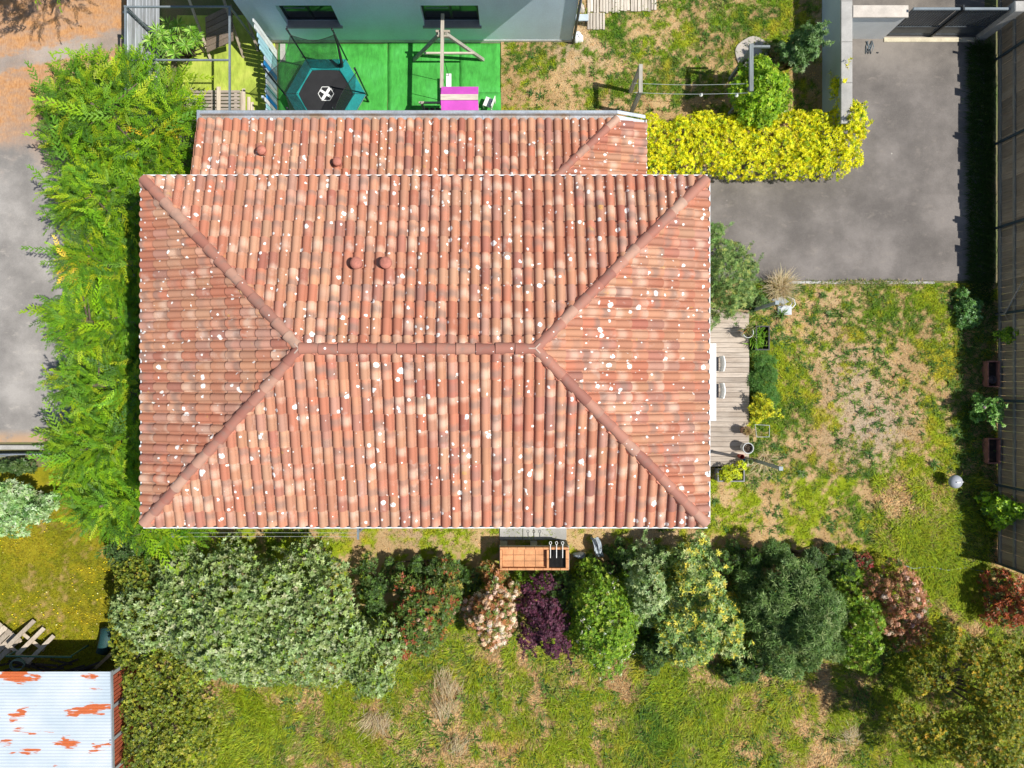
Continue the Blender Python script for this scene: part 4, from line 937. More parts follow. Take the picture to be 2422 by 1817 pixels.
# car behind the gate
def car():
    cx, y0 = 12.65, 12.02; L, Wc = 4.1, 1.74
    paint = M('black_car_paint', (.012, .016, .022), .12, .2, 2, 30, .3, spec=.9); c = thing('parked_car', 'black car parked behind the driveway gate, only its rear showing', 'car', (cx, y0+L/2, 0))
    prof = [(0, .35), (.02, .62), (.10, .86), (.22, .96), (.62, 1.38), (1.1, 1.46), (2.1, 1.44), (2.75, 1.02), (3.7, .86), (4.02, .66), (4.1, .36)]
    V = []; F = []; n = len(prof)
    for s_ in (-1, -.82, 0, .82, 1):
        for yy, z in prof:
            inset = (.12 if z > 1.0 else 0)*(1 if abs(s_) > .8 else 0); bow = (1-abs(s_)**2.2)*.10*(-1 if yy < 2 else 1)*(1 if z < 1 else .5)
            V.append((cx + s_*(Wc/2-inset), y0+.12+yy+bow, z - (.04 if abs(s_) == 1 and z > .5 else 0)))
    for a in range(4):
        for b in range(n-1): F.append((a*n+b, (a+1)*n+b, (a+1)*n+b+1, a*n+b+1))
    F += [tuple(range(n)), tuple(range(5*n-1, 4*n-1, -1))]; F += [(a*n, a*n+n-1, (a+1)*n+n-1, (a+1)*n) for a in range(4)]
    mb = MB(); mb.raw(V, F); mb.build('body', paint, c, smooth=True)
    mb = MB(); mb.raw([(cx-.6, y0+.33, 1.02), (cx+.6, y0+.33, 1.02), (cx+.52, y0+.70, 1.40), (cx-.52, y0+.70, 1.40)], [(0, 1, 2, 3)]); mb.build('rear_window', GLASS, c)
    mb = MB(); mb.raw([(cx-.6, y0+2.93, 1.06), (cx+.6, y0+2.93, 1.06), (cx+.52, y0+2.28, 1.45), (cx-.52, y0+2.28, 1.45)], [(3, 2, 1, 0)]); mb.build('windscreen', GLASS, c)
    mb = MB(); mb.tube([(cx-.80, y0+.12, .56), (cx-.45, y0+.02, .57), (cx, y0-.02, .57), (cx+.45, y0+.02, .57), (cx+.80, y0+.12, .56)], .09, 8); mb.build('rear_bumper', paint, c, smooth=True)
    for s_ in (-1, 1): mb = MB(); mb.box(cx+s_*.74-.10, cx+s_*.74+.10, y0+.08, y0+.16, .70, .86); mb.build('tail_light', M('tail_red', (.35, .02, .02), .2, .1, 3, 20), c)
    for s_ in (-1, 1):
        for yy in (.85, 3.25):
            mb = MB(); a = Vector((cx+s_*.70, y0+yy, .31)); mb.tube([a, a+Vector((s_*.18, 0, 0))], .31, 18); t_ = mb.build('wheel', M('tyre', (.02, .02, .02), .8, .2, 4, 30), c)
            mb = MB(); mb.tube([a+Vector((s_*.181, 0, 0)), a+Vector((s_*.19, 0, 0))], .20, 14); mb.build('rim', STEEL, t_)
car()

# ================================================================ fence on the right
FB = wood('fence_board', (0.34, 0.27, 0.19), 'z'); FR = wood('fence_rail', (0.36, 0.34, 0.28), 'y'); FXx = 14.98
fc = thing('board_fence', 'tall vertical-board timber fence in shade along the right edge of the garden', 'fence', (FXx, 2, 0)); rr = random.Random(6); y = -5.55
while y < 12.6:
    wv = rr.uniform(.19, .235); mb = MB(); off = rr.uniform(0, .014); mb.box(FXx+off, FXx+.02+off, y, y+wv, .05, 1.93+rr.choice((0, 0, .02, .05, -.05, .16, -.1))); mb.build('board', FB, fc); y += wv+.006
for z_ in (.16, .78, 1.55): mb = MB(); mb.box(FXx-.045, FXx-.002, -5.55, 12.6, z_, z_+.085); mb.build('rail', FR, fc)
for yy in (-5.5, -3.1, -.5, 2.15, 4.8, 7.4, 10.0): mb = MB(); mb.box(FXx-.085, FXx-.047, yy-.035, yy+.035, 0, 2.05); mb.build('post', M('slate_post', (.05, .075, .085), .5, .2, 3, 30), fc)
TERR = M('terracotta_box', (0.36, 0.155, 0.11), .75, .25, 5, 40)
def trough(label, px, py, w_, l_, h, mat, soil=True, name='planter_box', z=0.03):
    c = W(px, py, .2); p = thing(name, label, 'planter', (c.x, c.y, z), 'planter boxes'); mb = MB(); x0, x1, y0, y1 = c.x-w_/2, c.x+w_/2, c.y-l_/2, c.y+l_/2; t_ = .022; b = .03
    for (ox0, ox1, oy0, oy1) in ((x0, x0+t_, y0, y1), (x1-t_, x1, y0, y1), (x0+t_, x1-t_, y0, y0+t_), (x0+t_, x1-t_, y1-t_, y1)): mb.box(ox0, ox1, oy0, oy1, z, z+h)
    mb.box(x0+t_, x1-t_, y0+t_, y1-t_, z, z+.03); mb.build('box', mat, p)
    mb = MB()
    for (ox0, ox1, oy0, oy1) in ((x0-.012, x0+.025, y0-.012, y1+.012), (x1-.025, x1+.012, y0-.012, y1+.012), (x0+.025, x1-.025, y0-.012, y0+.025), (x0+.025, x1-.025, y1-.025, y1+.012)): mb.box(ox0, ox1, oy0, oy1, z+h, z+h+.022)
    mb.build('rim', mat, p)
    if soil: mb = MB(); mb.box(x0+t_, x1-t_, y0+t_, y1-t_, z+.031, z+h*.55); mb.build('soil', M('potting_soil', (.045, .032, .022), .95, .4, 9, 40), p)
    return p, c
pb, c = trough('terracotta window box with a round pot inside, by the fence', 2344, 885, .36, .78, .28, TERR)
mb = MB(); mb.lathe((c.x, c.y-.17, .17), [(.10, 0), (.125, .10), (.115, .10), (.09, .02), (0, .02)], 18); tag(mb.build('plant_pot', M('grey_pot', (.10, .08, .08), .6, .2, 3, 30), None, (c.x, c.y-.17, .17)), 'small empty round pot inside the upper terracotta box', 'pot')
trough('terracotta window box holding a small green plant, by the fence', 2345, 1066, .36, .76, .28, TERR)
# grey kettle barbecue lid in the shade edge
q = W(2262, 1140, .5); kb = thing('kettle_grill', 'grey round kettle grill at the edge of the fence shadow', 'grill', (q.x, q.y, 0))
mb = MB(); mb.lathe((q.x, q.y, .42), [(0, -.14), (.12, -.12), (.19, -.02), (.205, .03), (.19, .09), (.13, .15), (.05, .17), (0, .172)], 20); mb.build('bowl', M('grill_grey', (.36, .38, .42), .5, .15, 3, 30, .0), kb, smooth=True)
mb = MB(); mb.box(q.x-.05, q.x+.05, q.y-.012, q.y+.012, .60, .63); mb.box(q.x+.05, q.x+.19, q.y-.01, q.y+.01, .50, .54); mb.build('handle', WHITE, kb)
for k in range(3): a = 2.1*k; mb = MB(); mb.tube([(q.x+.12*math.cos(a), q.y+.12*math.sin(a), .34), (q.x+.24*math.cos(a), q.y+.24*math.sin(a), .02)], .012, 6); mb.build('leg', DARKM, kb)

# ================================================================ deck on the right side
DB = wood('deck_board', (0.41, 0.345, 0.285), 'x'); dz = .26
dkk = thing('wooden_deck', 'weathered plank deck along the right side of the tiled house', 'deck', (5.6, -.1, 0)); rr = random.Random(8); y = -2.52; dx1 = 7.25
while y < 2.25:
    mb = MB(); mb.bbox(4.03, dx1+rr.uniform(-.006, .006), y, y+.143, dz-.03, dz+rr.uniform(0, .004), .004); mb.build('board', DB, dkk); y += .1515
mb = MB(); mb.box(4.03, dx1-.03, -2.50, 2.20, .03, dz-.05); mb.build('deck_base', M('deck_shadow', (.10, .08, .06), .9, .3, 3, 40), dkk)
mb = MB()
for xx in (6.18, 6.9, 6.42, 4.9): mb.raw([(xx-.004, yy, dz+.006) for yy in ()], [])
mb = MB(); mb.poly([(6.25, 2.27), (7.25, 2.17), (7.26, 2.22), (6.26, 2.33)], .03, .46); tag(mb.build('edge_plank', wood('edge_plank', (.33, .22, .13), 'x'), None, (6.7, 2.25, 0)), 'plank on edge along the upper end of the deck', 'plank')
for nm, px, py, h in (('upper', 1773, 736, 2.28), ('lower', 1779, 1087, 2.35)):
    q = W(px, py, 0); mb = MB(); mb.box(q.x-.04, q.x+.04, q.y-.04, q.y+.04, 0, h); mb.box(q.x-.055, q.x+.055, q.y-.055, q.y+.055, h, h+.02)
    tag(mb.build('metal_post', STEEL, None, (q.x, q.y, 0)), 'tall grey metal post at the %s outer corner of the deck' % nm, 'post', 'deck posts')
tb = thing('garden_table', 'long white garden table on the deck, half under the eave', 'table', (5.5, .05, dz))
mb = MB(); mb.bbox(5.05, 6.03, -1.09, 1.20, dz+.71, dz+.75, .012); mb.build('table_top', WHITE, tb)
for xx in (5.12, 5.92):
    for yy in (-1.0, 1.1): mb = MB(); mb.box(xx-.03, xx+.03, yy-.03, yy+.03, dz+.006, dz+.71); mb.build('leg', WHITE, tb)
SEATG = M('grey_seat', (.22, .21, .23), .7, .15, 4, 60)
for k, (yy, pos) in enumerate(((.60, 'upper'), (-.20, 'lower'))):
    ch = thing('garden_chair', 'white garden chair with grey seat tucked at the table, the %s of two' % pos, 'chair', (6.05, yy, dz), 'chairs at the garden table')
    mb = MB(); mb.bbox(5.78, 6.19, yy-.21, yy+.21, dz+.43, dz+.455, .01); mb.build('seat', SEATG, ch)
    V = []
    for i in range(9):
        t_ = i/8-.5; x_ = 6.235-.045*abs(t_*2)**2
        for dx_, z_ in ((0, .46), (.02, .84), (.045, .84), (.025, .46)): V.append((x_+dx_, yy+t_*.46, dz+z_))
    mb = MB(); mb.raw(V, [(4*i+j, 4*i+(j+1) % 4, 4*i+4+(j+1) % 4, 4*i+4+j) for i in range(8) for j in range(4)] + [(0, 3, 2, 1), (32, 33, 34, 35)]); mb.build('backrest', WHITE, ch)
    for xx in (5.82, 6.18):
        for s_ in (-1, 1): mb = MB(); mb.box(xx-.016, xx+.016, yy+s_*.19-.016, yy+s_*.19+.016, dz+.006, dz+.43); mb.build('leg', WHITE, ch)
def pot(label, px, py, r, h, z0, mat, zc=.5, fill=True, name='plant_pot'):
    c = W(px, py, z0+h*.8); p = thing(name, label, 'pot', (c.x, c.y, z0), 'pots on the deck'); mb = MB()
    mb.lathe((c.x, c.y, z0), [(r*.72, 0), (r*.95, h*.85), (r, h*.86), (r, h), (r*.88, h), (r*.84, h*.72), (0, h*.72)] if fill else [(r*.72, 0), (r, h), (r*.88, h), (r*.62, .03), (0, .03)], 22); mb.build('pot_body', mat, p, smooth=False)
    if fill: mb = MB(); mb.lathe((c.x, c.y, z0+h*.735), [(r*.84, 0), (r*.5, .012), (0, .014)], 18); mb.build('soil', M('potting_soil', (.045, .032, .022), .95, .4, 9, 40), p)
    return c
POTG = M('pale_pot', (.50, .51, .50), .6, .15, 3, 40)
P1 = pot('round grey pot with a spiky half-dry plant on the deck', 1768, 787, .165, .40, dz+.005, POTG)
P2 = pot('pot holding a dry ball-shaped plant on the deck edge', 1765, 1019, .14, .36, dz+.005, M('brown_pot', (.25, .14, .09), .8, .2, 3, 40))
P3 = pot('large round pale pot with dead stems on the deck corner', 1768, 1060, .165, .42, dz+.005, POTG)
pot('small red pot next to the large pale pot', 1754, 1080, .075, .30, dz+.005, M('red_pot', (.33, .055, .035), .55, .2, 3, 40), fill=False)
pot('tiny light blue pot beside the red pot', 1759, 1088, .045, .22, dz+.005, M('blue_pot', (.10, .30, .50), .5, .2, 3, 40), fill=False)
pot('empty pale green pot at the foot of the lower metal post', 1774, 1092, .085, .30, dz+.005, M('green_pot', (.50, .58, .28), .5, .2, 3, 40), fill=False)
BLK = M('black_planter', (.018, .018, .02), .55, .25, 4, 40)
trough('tall black planter with strappy green leaves beside the deck', 1796, 801, .40, .72, .45, BLK)
trough('black planter with yellow-green shrub at the lower end of the deck', 1724, 1122, .80, .38, .38, M('grey_planter', (.20, .20, .20), .6, .25, 4, 40))
mb = MB()
for k in range(3): q = W(1776+k, 1012+k*4, .3); 
st = thing('glass_lantern_frame', 'thin white wire frame standing in the grass by the deck', 'frame', (W(1790, 1018).x, W(1790, 1018).y, 0)); fa = [W(1778, 1003), W(1812, 1005), W(1811, 1032), W(1782, 1032)]
for k in range(4):
    mb = MB(); a, b = fa[k]+Vector((0, 0, .30)), fa[(k+1) % 4]+Vector((0, 0, .30)); mb.tube([a, b], .008, 5); mb.build('rod', WIRE, st)
    mb = MB(); mb.tube([fa[k]+Vector((0, 0, .03)), a], .008, 5); mb.build('leg', WIRE, st)
# slab, folded chair and sheet at the end of the ornamental grass
q = W(1852, 736); mb = MB(); mb.bbox(q.x-.19, q.x+.24, q.y-.12, q.y+.16, .03, .08, .01); tag(mb.build('paving_slab', M('pale_slab', (.52, .55, .58), .8, .12, 3, 50), None, (q.x, q.y, 0)), 'pale grey slab in the grass below the straw-coloured tuft', 'slab')
fch = thing('folded_chair', 'folded white tubular chair leaning by the straw-coloured grass tuft', 'chair', (q.x-.05, q.y+.2, 0)); rr_ = [(-.24, .30, .10), (-.05, .12, .35), (.12, .05, .42), (.22, .16, .40), (.20, .32, .36), (.08, .36, .34)]
mb = MB(); mb.tube([(q.x+a, q.y+b, c_) for a, b, c_ in rr_], .016, 7); mb.build('tube_frame', WHITE, fch, smooth=True)
mb = MB(); mb.tube([(q.x+a-.05, q.y+b+.05, max(.05, c_-.10)) for a, b, c_ in rr_], .014, 7); mb.build('tube_frame', WHITE, fch, smooth=True)
mb = MB(); mb.raw([(q.x-.40, q.y+.34, .06), (q.x-.02, q.y+.20, .16), (q.x+.10, q.y+.26, .24), (q.x-.1, q.y+.44, .18), (q.x-.40, q.y+.34, .04), (q.x-.02, q.y+.20, .14), (q.x+.10, q.y+.26, .22), (q.x-.1, q.y+.44, .16)], [(0, 1, 2, 3), (7, 6, 5, 4), (0, 4, 5, 1), (1, 5, 6, 2), (2, 6, 7, 3), (3, 7, 4, 0)]); mb.build('sheet', M('grey_sheet', (.40, .44, .46), .5, .15, 3, 30), fch)

# ================================================================ outdoor kitchen below the roof
BR = M('orange_brick', (0.62, 0.30, 0.14), .85, .25, 4, 40); GREYP = M('grey_block', (.17, .175, .165), .85, .2, 3, 40)
bx0, bx1, by1, bd, bh = -.36, 1.68, -4.82, .68, .97; by0 = by1-bd
bq = thing('brick_barbecue', 'orange firebrick barbecue on grey block legs below the tiled roof', 'barbecue', ((bx0+bx1)/2, by1-.3, 0))
for xx, ww in ((bx0, .22), (.56, .20), (1.46, .22)): mb = MB(); mb.box(xx, xx+ww, by0+.02, by1, .045, .80); mb.build('block_leg', GREYP, bq)
mb = MB(); mb.bbox(bx0-.02, bx1+.02, by0-.01, by1+.01, .802, .87, .01); mb.build('slab', CONC, bq)
rb = .07
def bricks(x0, x1, y0, y1, z0, z1, nx_, ny_, nm='brick'):
    for i in range(nx_):
        for j in range(ny_):
            a, b = x0+(x1-x0)*i/nx_, x0+(x1-x0)*(i+1)/nx_; c, d = y0+(y1-y0)*j/ny_, y0+(y1-y0)*(j+1)/ny_; g = .004
            mb = MB(); mb.bbox(a+g, b-g, c+g, d-g, z0, z1+rnd.uniform(-.004, .004), .006); mb.build(nm, BR, bq)
bricks(bx0, bx1, by1-rb, by1, .872, 1.02, 8, 1); bricks(bx0, bx1, by0, by0+rb, .872, 1.02, 8, 1)
bricks(bx0, bx0+rb, by0+rb, by1-rb, .872, 1.02, 1, 2); bricks(bx1-.10, bx1, by0+rb, by1-rb, .872, 1.05, 1, 2); bricks(1.02, 1.09, by0+rb, by1-rb, .872, 1.05, 1, 2)
bricks(bx0+rb, 1.02, by0+rb, by1-rb, .872, .90, 4, 3)
mb = MB(); mb.box(1.09, bx1-.10, by0+rb, by1-rb, .872, .905); mb.build('firebox_floor', M('soot', (.012, .011, .010), .9, .4, 8, 40), bq)
mb = MB()
for k in range(12): xx = 1.11+k*.038; mb.tube([(xx, by0+rb+.02, 1.03), (xx, by1-rb-.02, 1.03)], .005, 5)
mb.build('grate', DARKM, bq)
for xx in (1.13, 1.31, 1.49):
    mb = MB(); mb.tube([(xx, by1-.30, 1.06), (xx, by1+.10, 1.09)], .013, 6); q0 = Vector((xx, by1+.145, 1.09)); mb.tube([q0+Vector((.035*math.cos(a), .045*math.sin(a), 0)) for a in [k*math.pi/5 for k in range(11)]], .008, 5)
    tag(mb.build('skewer', WHITE, None, (xx, by1, 1.06)), {1.13: 'white-handled grill tool nearest the middle of the barbecue', 1.31: 'middle one of three white-handled grill tools on the barbecue', 1.49: 'white-handled grill tool nearest the right end of the barbecue'}[xx], 'grill tool', 'grill tools')
for k, (x0, x1) in enumerate(((-.38, .32), (.335, .66), (.675, 1.68))): mb = MB(); mb.bbox(x0, x1, -4.92+.12, -4.42, .01, .085, .008); tag(mb.build('paving_slab', CONC, None, ((x0+x1)/2, -4.6, 0)), '%s concrete slab in front of the brick barbecue' % ('left', 'short middle', 'right')[k], 'slab', 'slabs at the barbecue')
TARP = M('grey_tarp', (.42, .47, .52), .6, .15, 6, 40)
r = R(12); V = []; F = []; q = W(1415, 1297, .5); m_ = 9
for j in range(m_):
    for i in range(m_):
        a, b = i/(m_-1)-.5, j/(m_-1)-.5; x = a*.24+b*.28*-1*.6; y_ = b*.58
        V.append((q.x+x+.02*math.sin(7*b), q.y+y_, .62-.5*abs(b)**1.3-.25*abs(a)+.05*math.sin(9*a+4*b)+.02*r.randn()))
F = [(j*m_+i, j*m_+i+1, (j+1)*m_+i+1, (j+1)*m_+i) for j in range(m_-1) for i in range(m_-1)]
mb = MB(); mb.raw(V, F); mb.raw([(v[0], v[1], v[2]-.012) for v in V], [f[::-1] for f in F]); o = mb.build('grey_tarp', TARP, None, (q.x, q.y, 0)); tag(o, 'crumpled grey tarp right of the barbecue', 'tarp')
lump('pale_bag', 'pale bag on the ground between barbecue and tarp', 'bag', 1370, 1312, .20, .10, .22, TARP, 15)
# clothes line frame under the lower eave
cl = thing('clothes_line', 'steel clothes line with three wires below the left part of the roof', 'clothes line', (-7, -4.5, 0))
for px, y0, y1 in ((409, 1240, 1272), (847, 1240, 1276)):
    a = W(px, y0, 1.9); b = W(px, y1, 1.9); mb = MB(); mb.beam(a, b, .06, .05); mb.build('arm', STEEL, cl); mb = MB(); m = (a+b)/2; mb.box(m.x-.035, m.x+.035, m.y-.035, m.y+.035, 0, 1.872); mb.build('post', STEEL, cl)
for py in (1251, 1261, 1270): a = W(409, py, 1.935); b = W(847, py, 1.935); mb = MB(); mb.tube([a*(1-t/6)+b*(t/6)-Vector((0, 0, .05*math.sin(math.pi*t/6))) for t in range(7)], .004, 5); mb.build('wire', WIRE, cl)

# ================================================================ shed with rusty sheet roof, lower left
def rust_mat():
    t = NT('painted_sheet'); p = t.pos(); q = t.scl(p, (.7, 1.9, 1))
    n1 = t.noise(q, 1.05, 3, .5); n2 = t.noise(t.scl(p, (.55, 4, 1)), 4, 4, .6); n3 = t.noise(p, 40, 3); n4 = t.noise(p, .5, 3)
    v = t.math('ADD', n1, t.math('MULTIPLY', t.math('SUBTRACT', n2, .5), .34)); m_ = t.rng(v, .605, .622)
    c = t.mix(t.rng(n4, .35, .65), (.42, .49, .545), (.57, .60, .63)); c = t.mix(t.rng(n2, .55, .8, 0, .35), c, (.42, .45, .47))
    rc = t.mix(t.rng(n3, .3, .7), (.58, .155, .045), (.42, .10, .04)); c = t.mix(m_, c, rc)
    t.set(Base_Color=c, Roughness=.5, Specular_IOR_Level=.3); return t.m
RZs = 1.90; xe = (262-1211)/FPX*(22-RZs); yn = -(1589-908.5)/FPX*(22-RZs)
sh = thing('rusty_shed', 'small shed with white corrugated roof flaking to orange rust', 'shed', (-14, -9.7, 0))
xs_ = np.linspace(-17.5, xe, 6); ys_ = np.arange(yn, yn-3.6, -.0115); X, Y = np.meshgrid(xs_, ys_)
Z = RZs + .014*np.sin((Y-yn)*2*np.pi/.092) - (yn-Y)*.03; n, m = X.shape; i = np.arange(n*m).reshape(n, m); og = np.array((-14, -9.7, 0))
V = np.stack([X, Y, Z], -1).reshape(-1, 3)-og; F = np.stack([i[1:, :-1], i[1:, 1:], i[:-1, 1:], i[:-1, :-1]], -1).reshape(-1, 4)
rfo = link('roof_sheet', npmesh('roof_sheet', V, F, None, True), rust_mat(), sh)
REDW = M('red_board', (.36, .085, .04), .8, .3, 3, 40, stretch=(1, 1, 6))
mb = MB(); mb.box(-17.4, xe-.10, yn-3.4, yn-1.5, 0, RZs-.14); mb.build('wall', DARKM, sh)  # dark wall colour stands in for the shade inside the open-fronted shed
mb = MB(); mb.box(xe-.16, xe-.10, yn-1.5, yn-.10, 0, RZs-.10); mb.build('side_wall', REDW, sh)
k = 0; y = yn-.10
while y > yn-3.4: mb = MB(); mb.box(xe-.099, xe-.075, y-.11, y-.012, .02, RZs-.13); mb.build('wall_board', REDW, sh); y -= .118
for yy in (yn-.06, yn-1.02, yn-1.95, yn-2.85): mb = MB(); mb.box(xe-.072, xe-.02, yy-.10, yy, 0, RZs-.05); mb.build('trim', ZINC, sh)
mb = MB(); mb.beam((xe+.012, yn+.02, RZs-.02), (xe+.012, yn-3.5, RZs-.125), .03, .10); mb.build('verge_flashing', ZINC, sh)
# pallets, hose, net and plank between shed and flower lawn
PL = wood('pallet_board', (.46, .39, .31), 'y'); PLx = wood('pallet_board', (.46, .39, .31), 'x')
def pallet(label, c, tilt, az, lift, cut=None):
    p = thing('pallet', label, 'pallet', (c[0], c[1], 0), 'pallets by the shed')
    mt = Matrix.Translation((c[0], c[1], lift)) @ Matrix.Rotation(az, 4, 'Z') @ Matrix.Rotation(tilt, 4, 'X')
    def add(nm, x0, x1, y0, y1, z0, z1, mat):
        mb = MB(); mb.box(x0, x1, y0, y1, z0, z1); mb.v = [tuple(mt @ Vector(v)) for v in mb.v]; mb.build(nm, mat, p)
    return add
ad = pallet('solid-decked grey pallet leaning at the left edge of the flower lawn', (W(18, 1530).x-.1, W(18, 1508).y, 0), math.radians(-30), math.radians(-38), .36)
for k in range(6): ad('deck_board', -.55+k*.185, -.55+k*.185+.155, -.45, .45, .06, .082, PL)
for yy in (-.42, -.04, .34): ad('bearer', -.56, .56, yy, yy+.08, -.03, .058, PLx)
ad = pallet('open pallet frame leaning on the green rail by the shed', (W(92, 1522).x, W(92, 1508).y, 0), math.radians(-30), math.radians(-38), .36)
for k in range(3): ad('bearer', -.42+k*.38, -.42+k*.38+.085, -.48, .48, -.04, .055, PL); ad('deck_board', -.44+k*.38, -.44+k*.38+.12, -.48, .48, .057, .078, PL)
for yy in (-.47, -.02): ad('cross_board', -.44, .46, yy, yy+.09, -.065, -.042, PLx)
a = W(14, 1552, .9); b = W(170, 1554, .9); rl = thing('green_rail', 'horizontal dark green rail carrying the coiled hose behind the shed', 'rail', ((a.x+b.x)/2, a.y, 0)); GRN_ = M('green_metal', (.05, .16, .12), .45, .2, 3, 30)
mb = MB(); mb.beam(a, b, .045); mb.build('bar', GRN_, rl)
for x_ in (a.x+.03, b.x-.03): mb = MB(); mb.box(x_-.02, x_+.02, a.y-.02, a.y+.02, 0, .876); mb.build('post', GRN_, rl)
q = W(43, 1572, .72); ho = thing('coiled_hose', 'coiled grey-green hose hanging on the green rail', 'hose', (q.x, q.y, .5)); HM = M('hose_green', (.16, .24, .21), .5, .2, 4, 30)
mb = MB(); pts = [Vector((q.x+(.21+.012*math.sin(t*1.7))*math.cos(t), q.y+(.15+.02*math.sin(t*.9))*math.sin(t), .70+.012*t/6.28*2)) for t in np.linspace(0, 6.28*4, 90)]; mb.tube(pts, .012, 6); mb.build('hose', HM, ho, smooth=True)
q = W(250, 1512, .4); nr = thing('net_roll', 'rolled blue-green garden netting standing against the dark hedge base', 'net', (q.x, q.y, 0))
t = NT('blue_green_net'); vo = t.n('TexBrick', {'Vector': t.scl(t.n('TexCoord').outputs['Object'], (14, 14, 14)), 'Color1': (.02, .13, .12, 1), 'Color2': (.015, .10, .10, 1), 'Mortar': (.004, .02, .02, 1), 'Mortar Size': .08}); t.set(Base_Color=vo.outputs[0], Roughness=.7)
mb = MB(); mb.tube([(q.x, q.y+.32, .30), (q.x+.02, q.y, .34), (q.x-.10, q.y-.42, .45)], [.20, .22, .16], 14); mb.build('roll', t.m, nr, smooth=True)
a = W(262, 1548, .75); b = W(222, 1585, .15); mb = MB(); mb.raw([(a.x-.03, a.y+.05, .78), (a.x+.06, a.y, .78), (b.x+.05, b.y, .12), (b.x-.04, b.y+.04, .12), (a.x-.03, a.y+.05, .74), (a.x+.06, a.y, .74), (b.x+.05, b.y, .08), (b.x-.04, b.y+.04, .08)], [(0, 3, 2, 1), (4, 5, 6, 7), (0, 1, 5, 4), (1, 2, 6, 5), (2, 3, 7, 6), (3, 0, 4, 7)])
tag(mb.build('curved_plank', wood('cut_plank', (.50, .38, .22), 'y'), None, ((a.x+b.x)/2, (a.y+b.y)/2, 0)), 'pale sawn plank leaning against the net roll', 'plank')
# dark trestle under the rail
tr = thing('scrap_pile', 'heap of dark laths on the ground behind the shed', 'laths', (W(100, 1575).x, W(100, 1575).y, 0)); rr = random.Random(13)
for k in range(14):
    c = W(20+k*16, 1572+rr.uniform(-8, 10)); an = rr.uniform(-.5, .5); mb = MB(); d = Vector((math.cos(an), math.sin(an), 0))*.35; mb.beam(c-d+Vector((0, 0, .05+.03*(k % 4))), c+d+Vector((0, 0, .06+.03*(k % 4))), .06, .025); mb.build('lath', DARKW, tr)
# kerb and mesh fence foot beside the road
mb = MB(); mb.bbox(-16.9, -14.35, -2.02, -1.88, 0, .14, .015); structure(mb.build('road_kerb', CONC))
mf = thing('wire_fence', 'low galvanised mesh panel at the left end of the cypress hedge', 'fence', (-15.6, -2.15, 0))
for k in range(4): mb = MB(); mb.beam((-16.9, -2.16, .10+.14*k), (-14.2, -2.12, .10+.14*k), .02, .05); mb.build('rail', ZINC, mf)
for x_ in (-16.6, -15.4, -14.3): mb = MB(); mb.box(x_-.02, x_+.02, -2.20, -2.17, 0, .62); mb.build('post', ZINC, mf)

# small things lying about
gh = [W(px, py, .06+.05*(k % 2)) for k, (px, py) in enumerate(((2125, 1332), (2160, 1345), (2200, 1340), (2240, 1349), (2285, 1343), (2325, 1352)))]
mb = MB(); mb.tube(gh, .018, 6); tag(mb.build('garden_hose', M('pale_hose', (.30, .36, .34), .4, .2, 4, 30), None, gh[2], smooth=True), 'pale garden hose lying across the grass at the lower end of the fence', 'hose')
db = thing('dead_branch', 'bare grey branch leaning against the fence in the shade', 'branch', W(2380, 740)); a = W(2378, 742, .5); b = W(2420, 665, 1.3)
mb = MB(); mb.tube([(a.x, a.y, .05), a, (a+b)/2+Vector((-.03, .03, .05)), b], [.035, .03, .025, .015], 7); mb.build('limb', M('grey_branch', (.42, .37, .30), .9, .3, 8, 40), db, smooth=True)
rr = random.Random(31)
for k in range(7): mb = MB(); q = a+Vector((rr.uniform(-.05, .1), rr.uniform(-.05, .1), 0)); mb.tube([q, q+Vector((rr.uniform(-.25, .1), rr.uniform(-.25, .2), rr.uniform(-.1, .2)))], [.008, .004], 5); mb.build('twig', MATS['grey_branch'], db)
lump('soil_clod', 'dark clod on the bare patch of the lawn', 'clod', 2052, 1018, .10, .08, .05, M('clod', (.22, .16, .11), .95, .4, 9, 40), 41)
lump('tile_shard', 'reddish tile shard lying on the bare patch of the lawn', 'shard', 2080, 1069, .05, .07, .03, CAPM, 42)
lump('roof_debris', 'little heap of brown leaves in the zinc gutter', 'leaves', 514, 276, .001, .001, .001, CAPM, 43) if False else None
# ================================================================ plants
FOL = 1.38
def norm(a): return a/np.maximum(np.linalg.norm(a, axis=-1, keepdims=True), 1e-9)
def frames(d, n):
    """rotation matrices with x along d and z near n"""
    d = norm(d); y = norm(np.cross(n, d)); z = np.cross(d, y); return np.stack([d, y, z], -1)
def scatter(name, tv, tf, pos, rot, scl, cols, mat, parent, tcol=None, origin=None):
    og = np.array(org(parent, origin)); n = len(pos); tv = np.asarray(tv, float); tf = np.asarray(tf, int)
    V = np.einsum('nij,vj->nvi', rot, tv)*np.asarray(scl)[:, None, None] + pos[:, None, :] - og
    F = (np.arange(n)[:, None, None]*len(tv) + tf[None]).reshape(-1, tf.shape[1])
    C = np.repeat(cols[:, None, :], len(tv), 1)*(1.0 if mat is PETAL else FOL)
    if tcol is not None: C = C*np.asarray(tcol, float)[None]
    return V.reshape(-1, 3), F, C.reshape(-1, 3).clip(.002, .95)
def join(name, parts, mat, parent):
    V = []; F = []; C = []; b = 0
    for v, f, c in parts: V.append(v); F.append(f+b); C.append(c); b += len(v)
    return link(name, npmesh(name, np.concatenate(V), np.concatenate(F), np.concatenate(C)), mat, parent)
def leaf_t(w, fold=.10, curl=-.08):
    """one leaf along +x: 6 vertices, 4 triangles"""
    v = [(0, 0, 0), (.45, w/2, fold), (.45, -w/2, fold), (1, 0, curl), (.48, 0, .02)]
    return v, [(0, 1, 4), (0, 4, 2), (1, 3, 4), (4, 3, 2)]
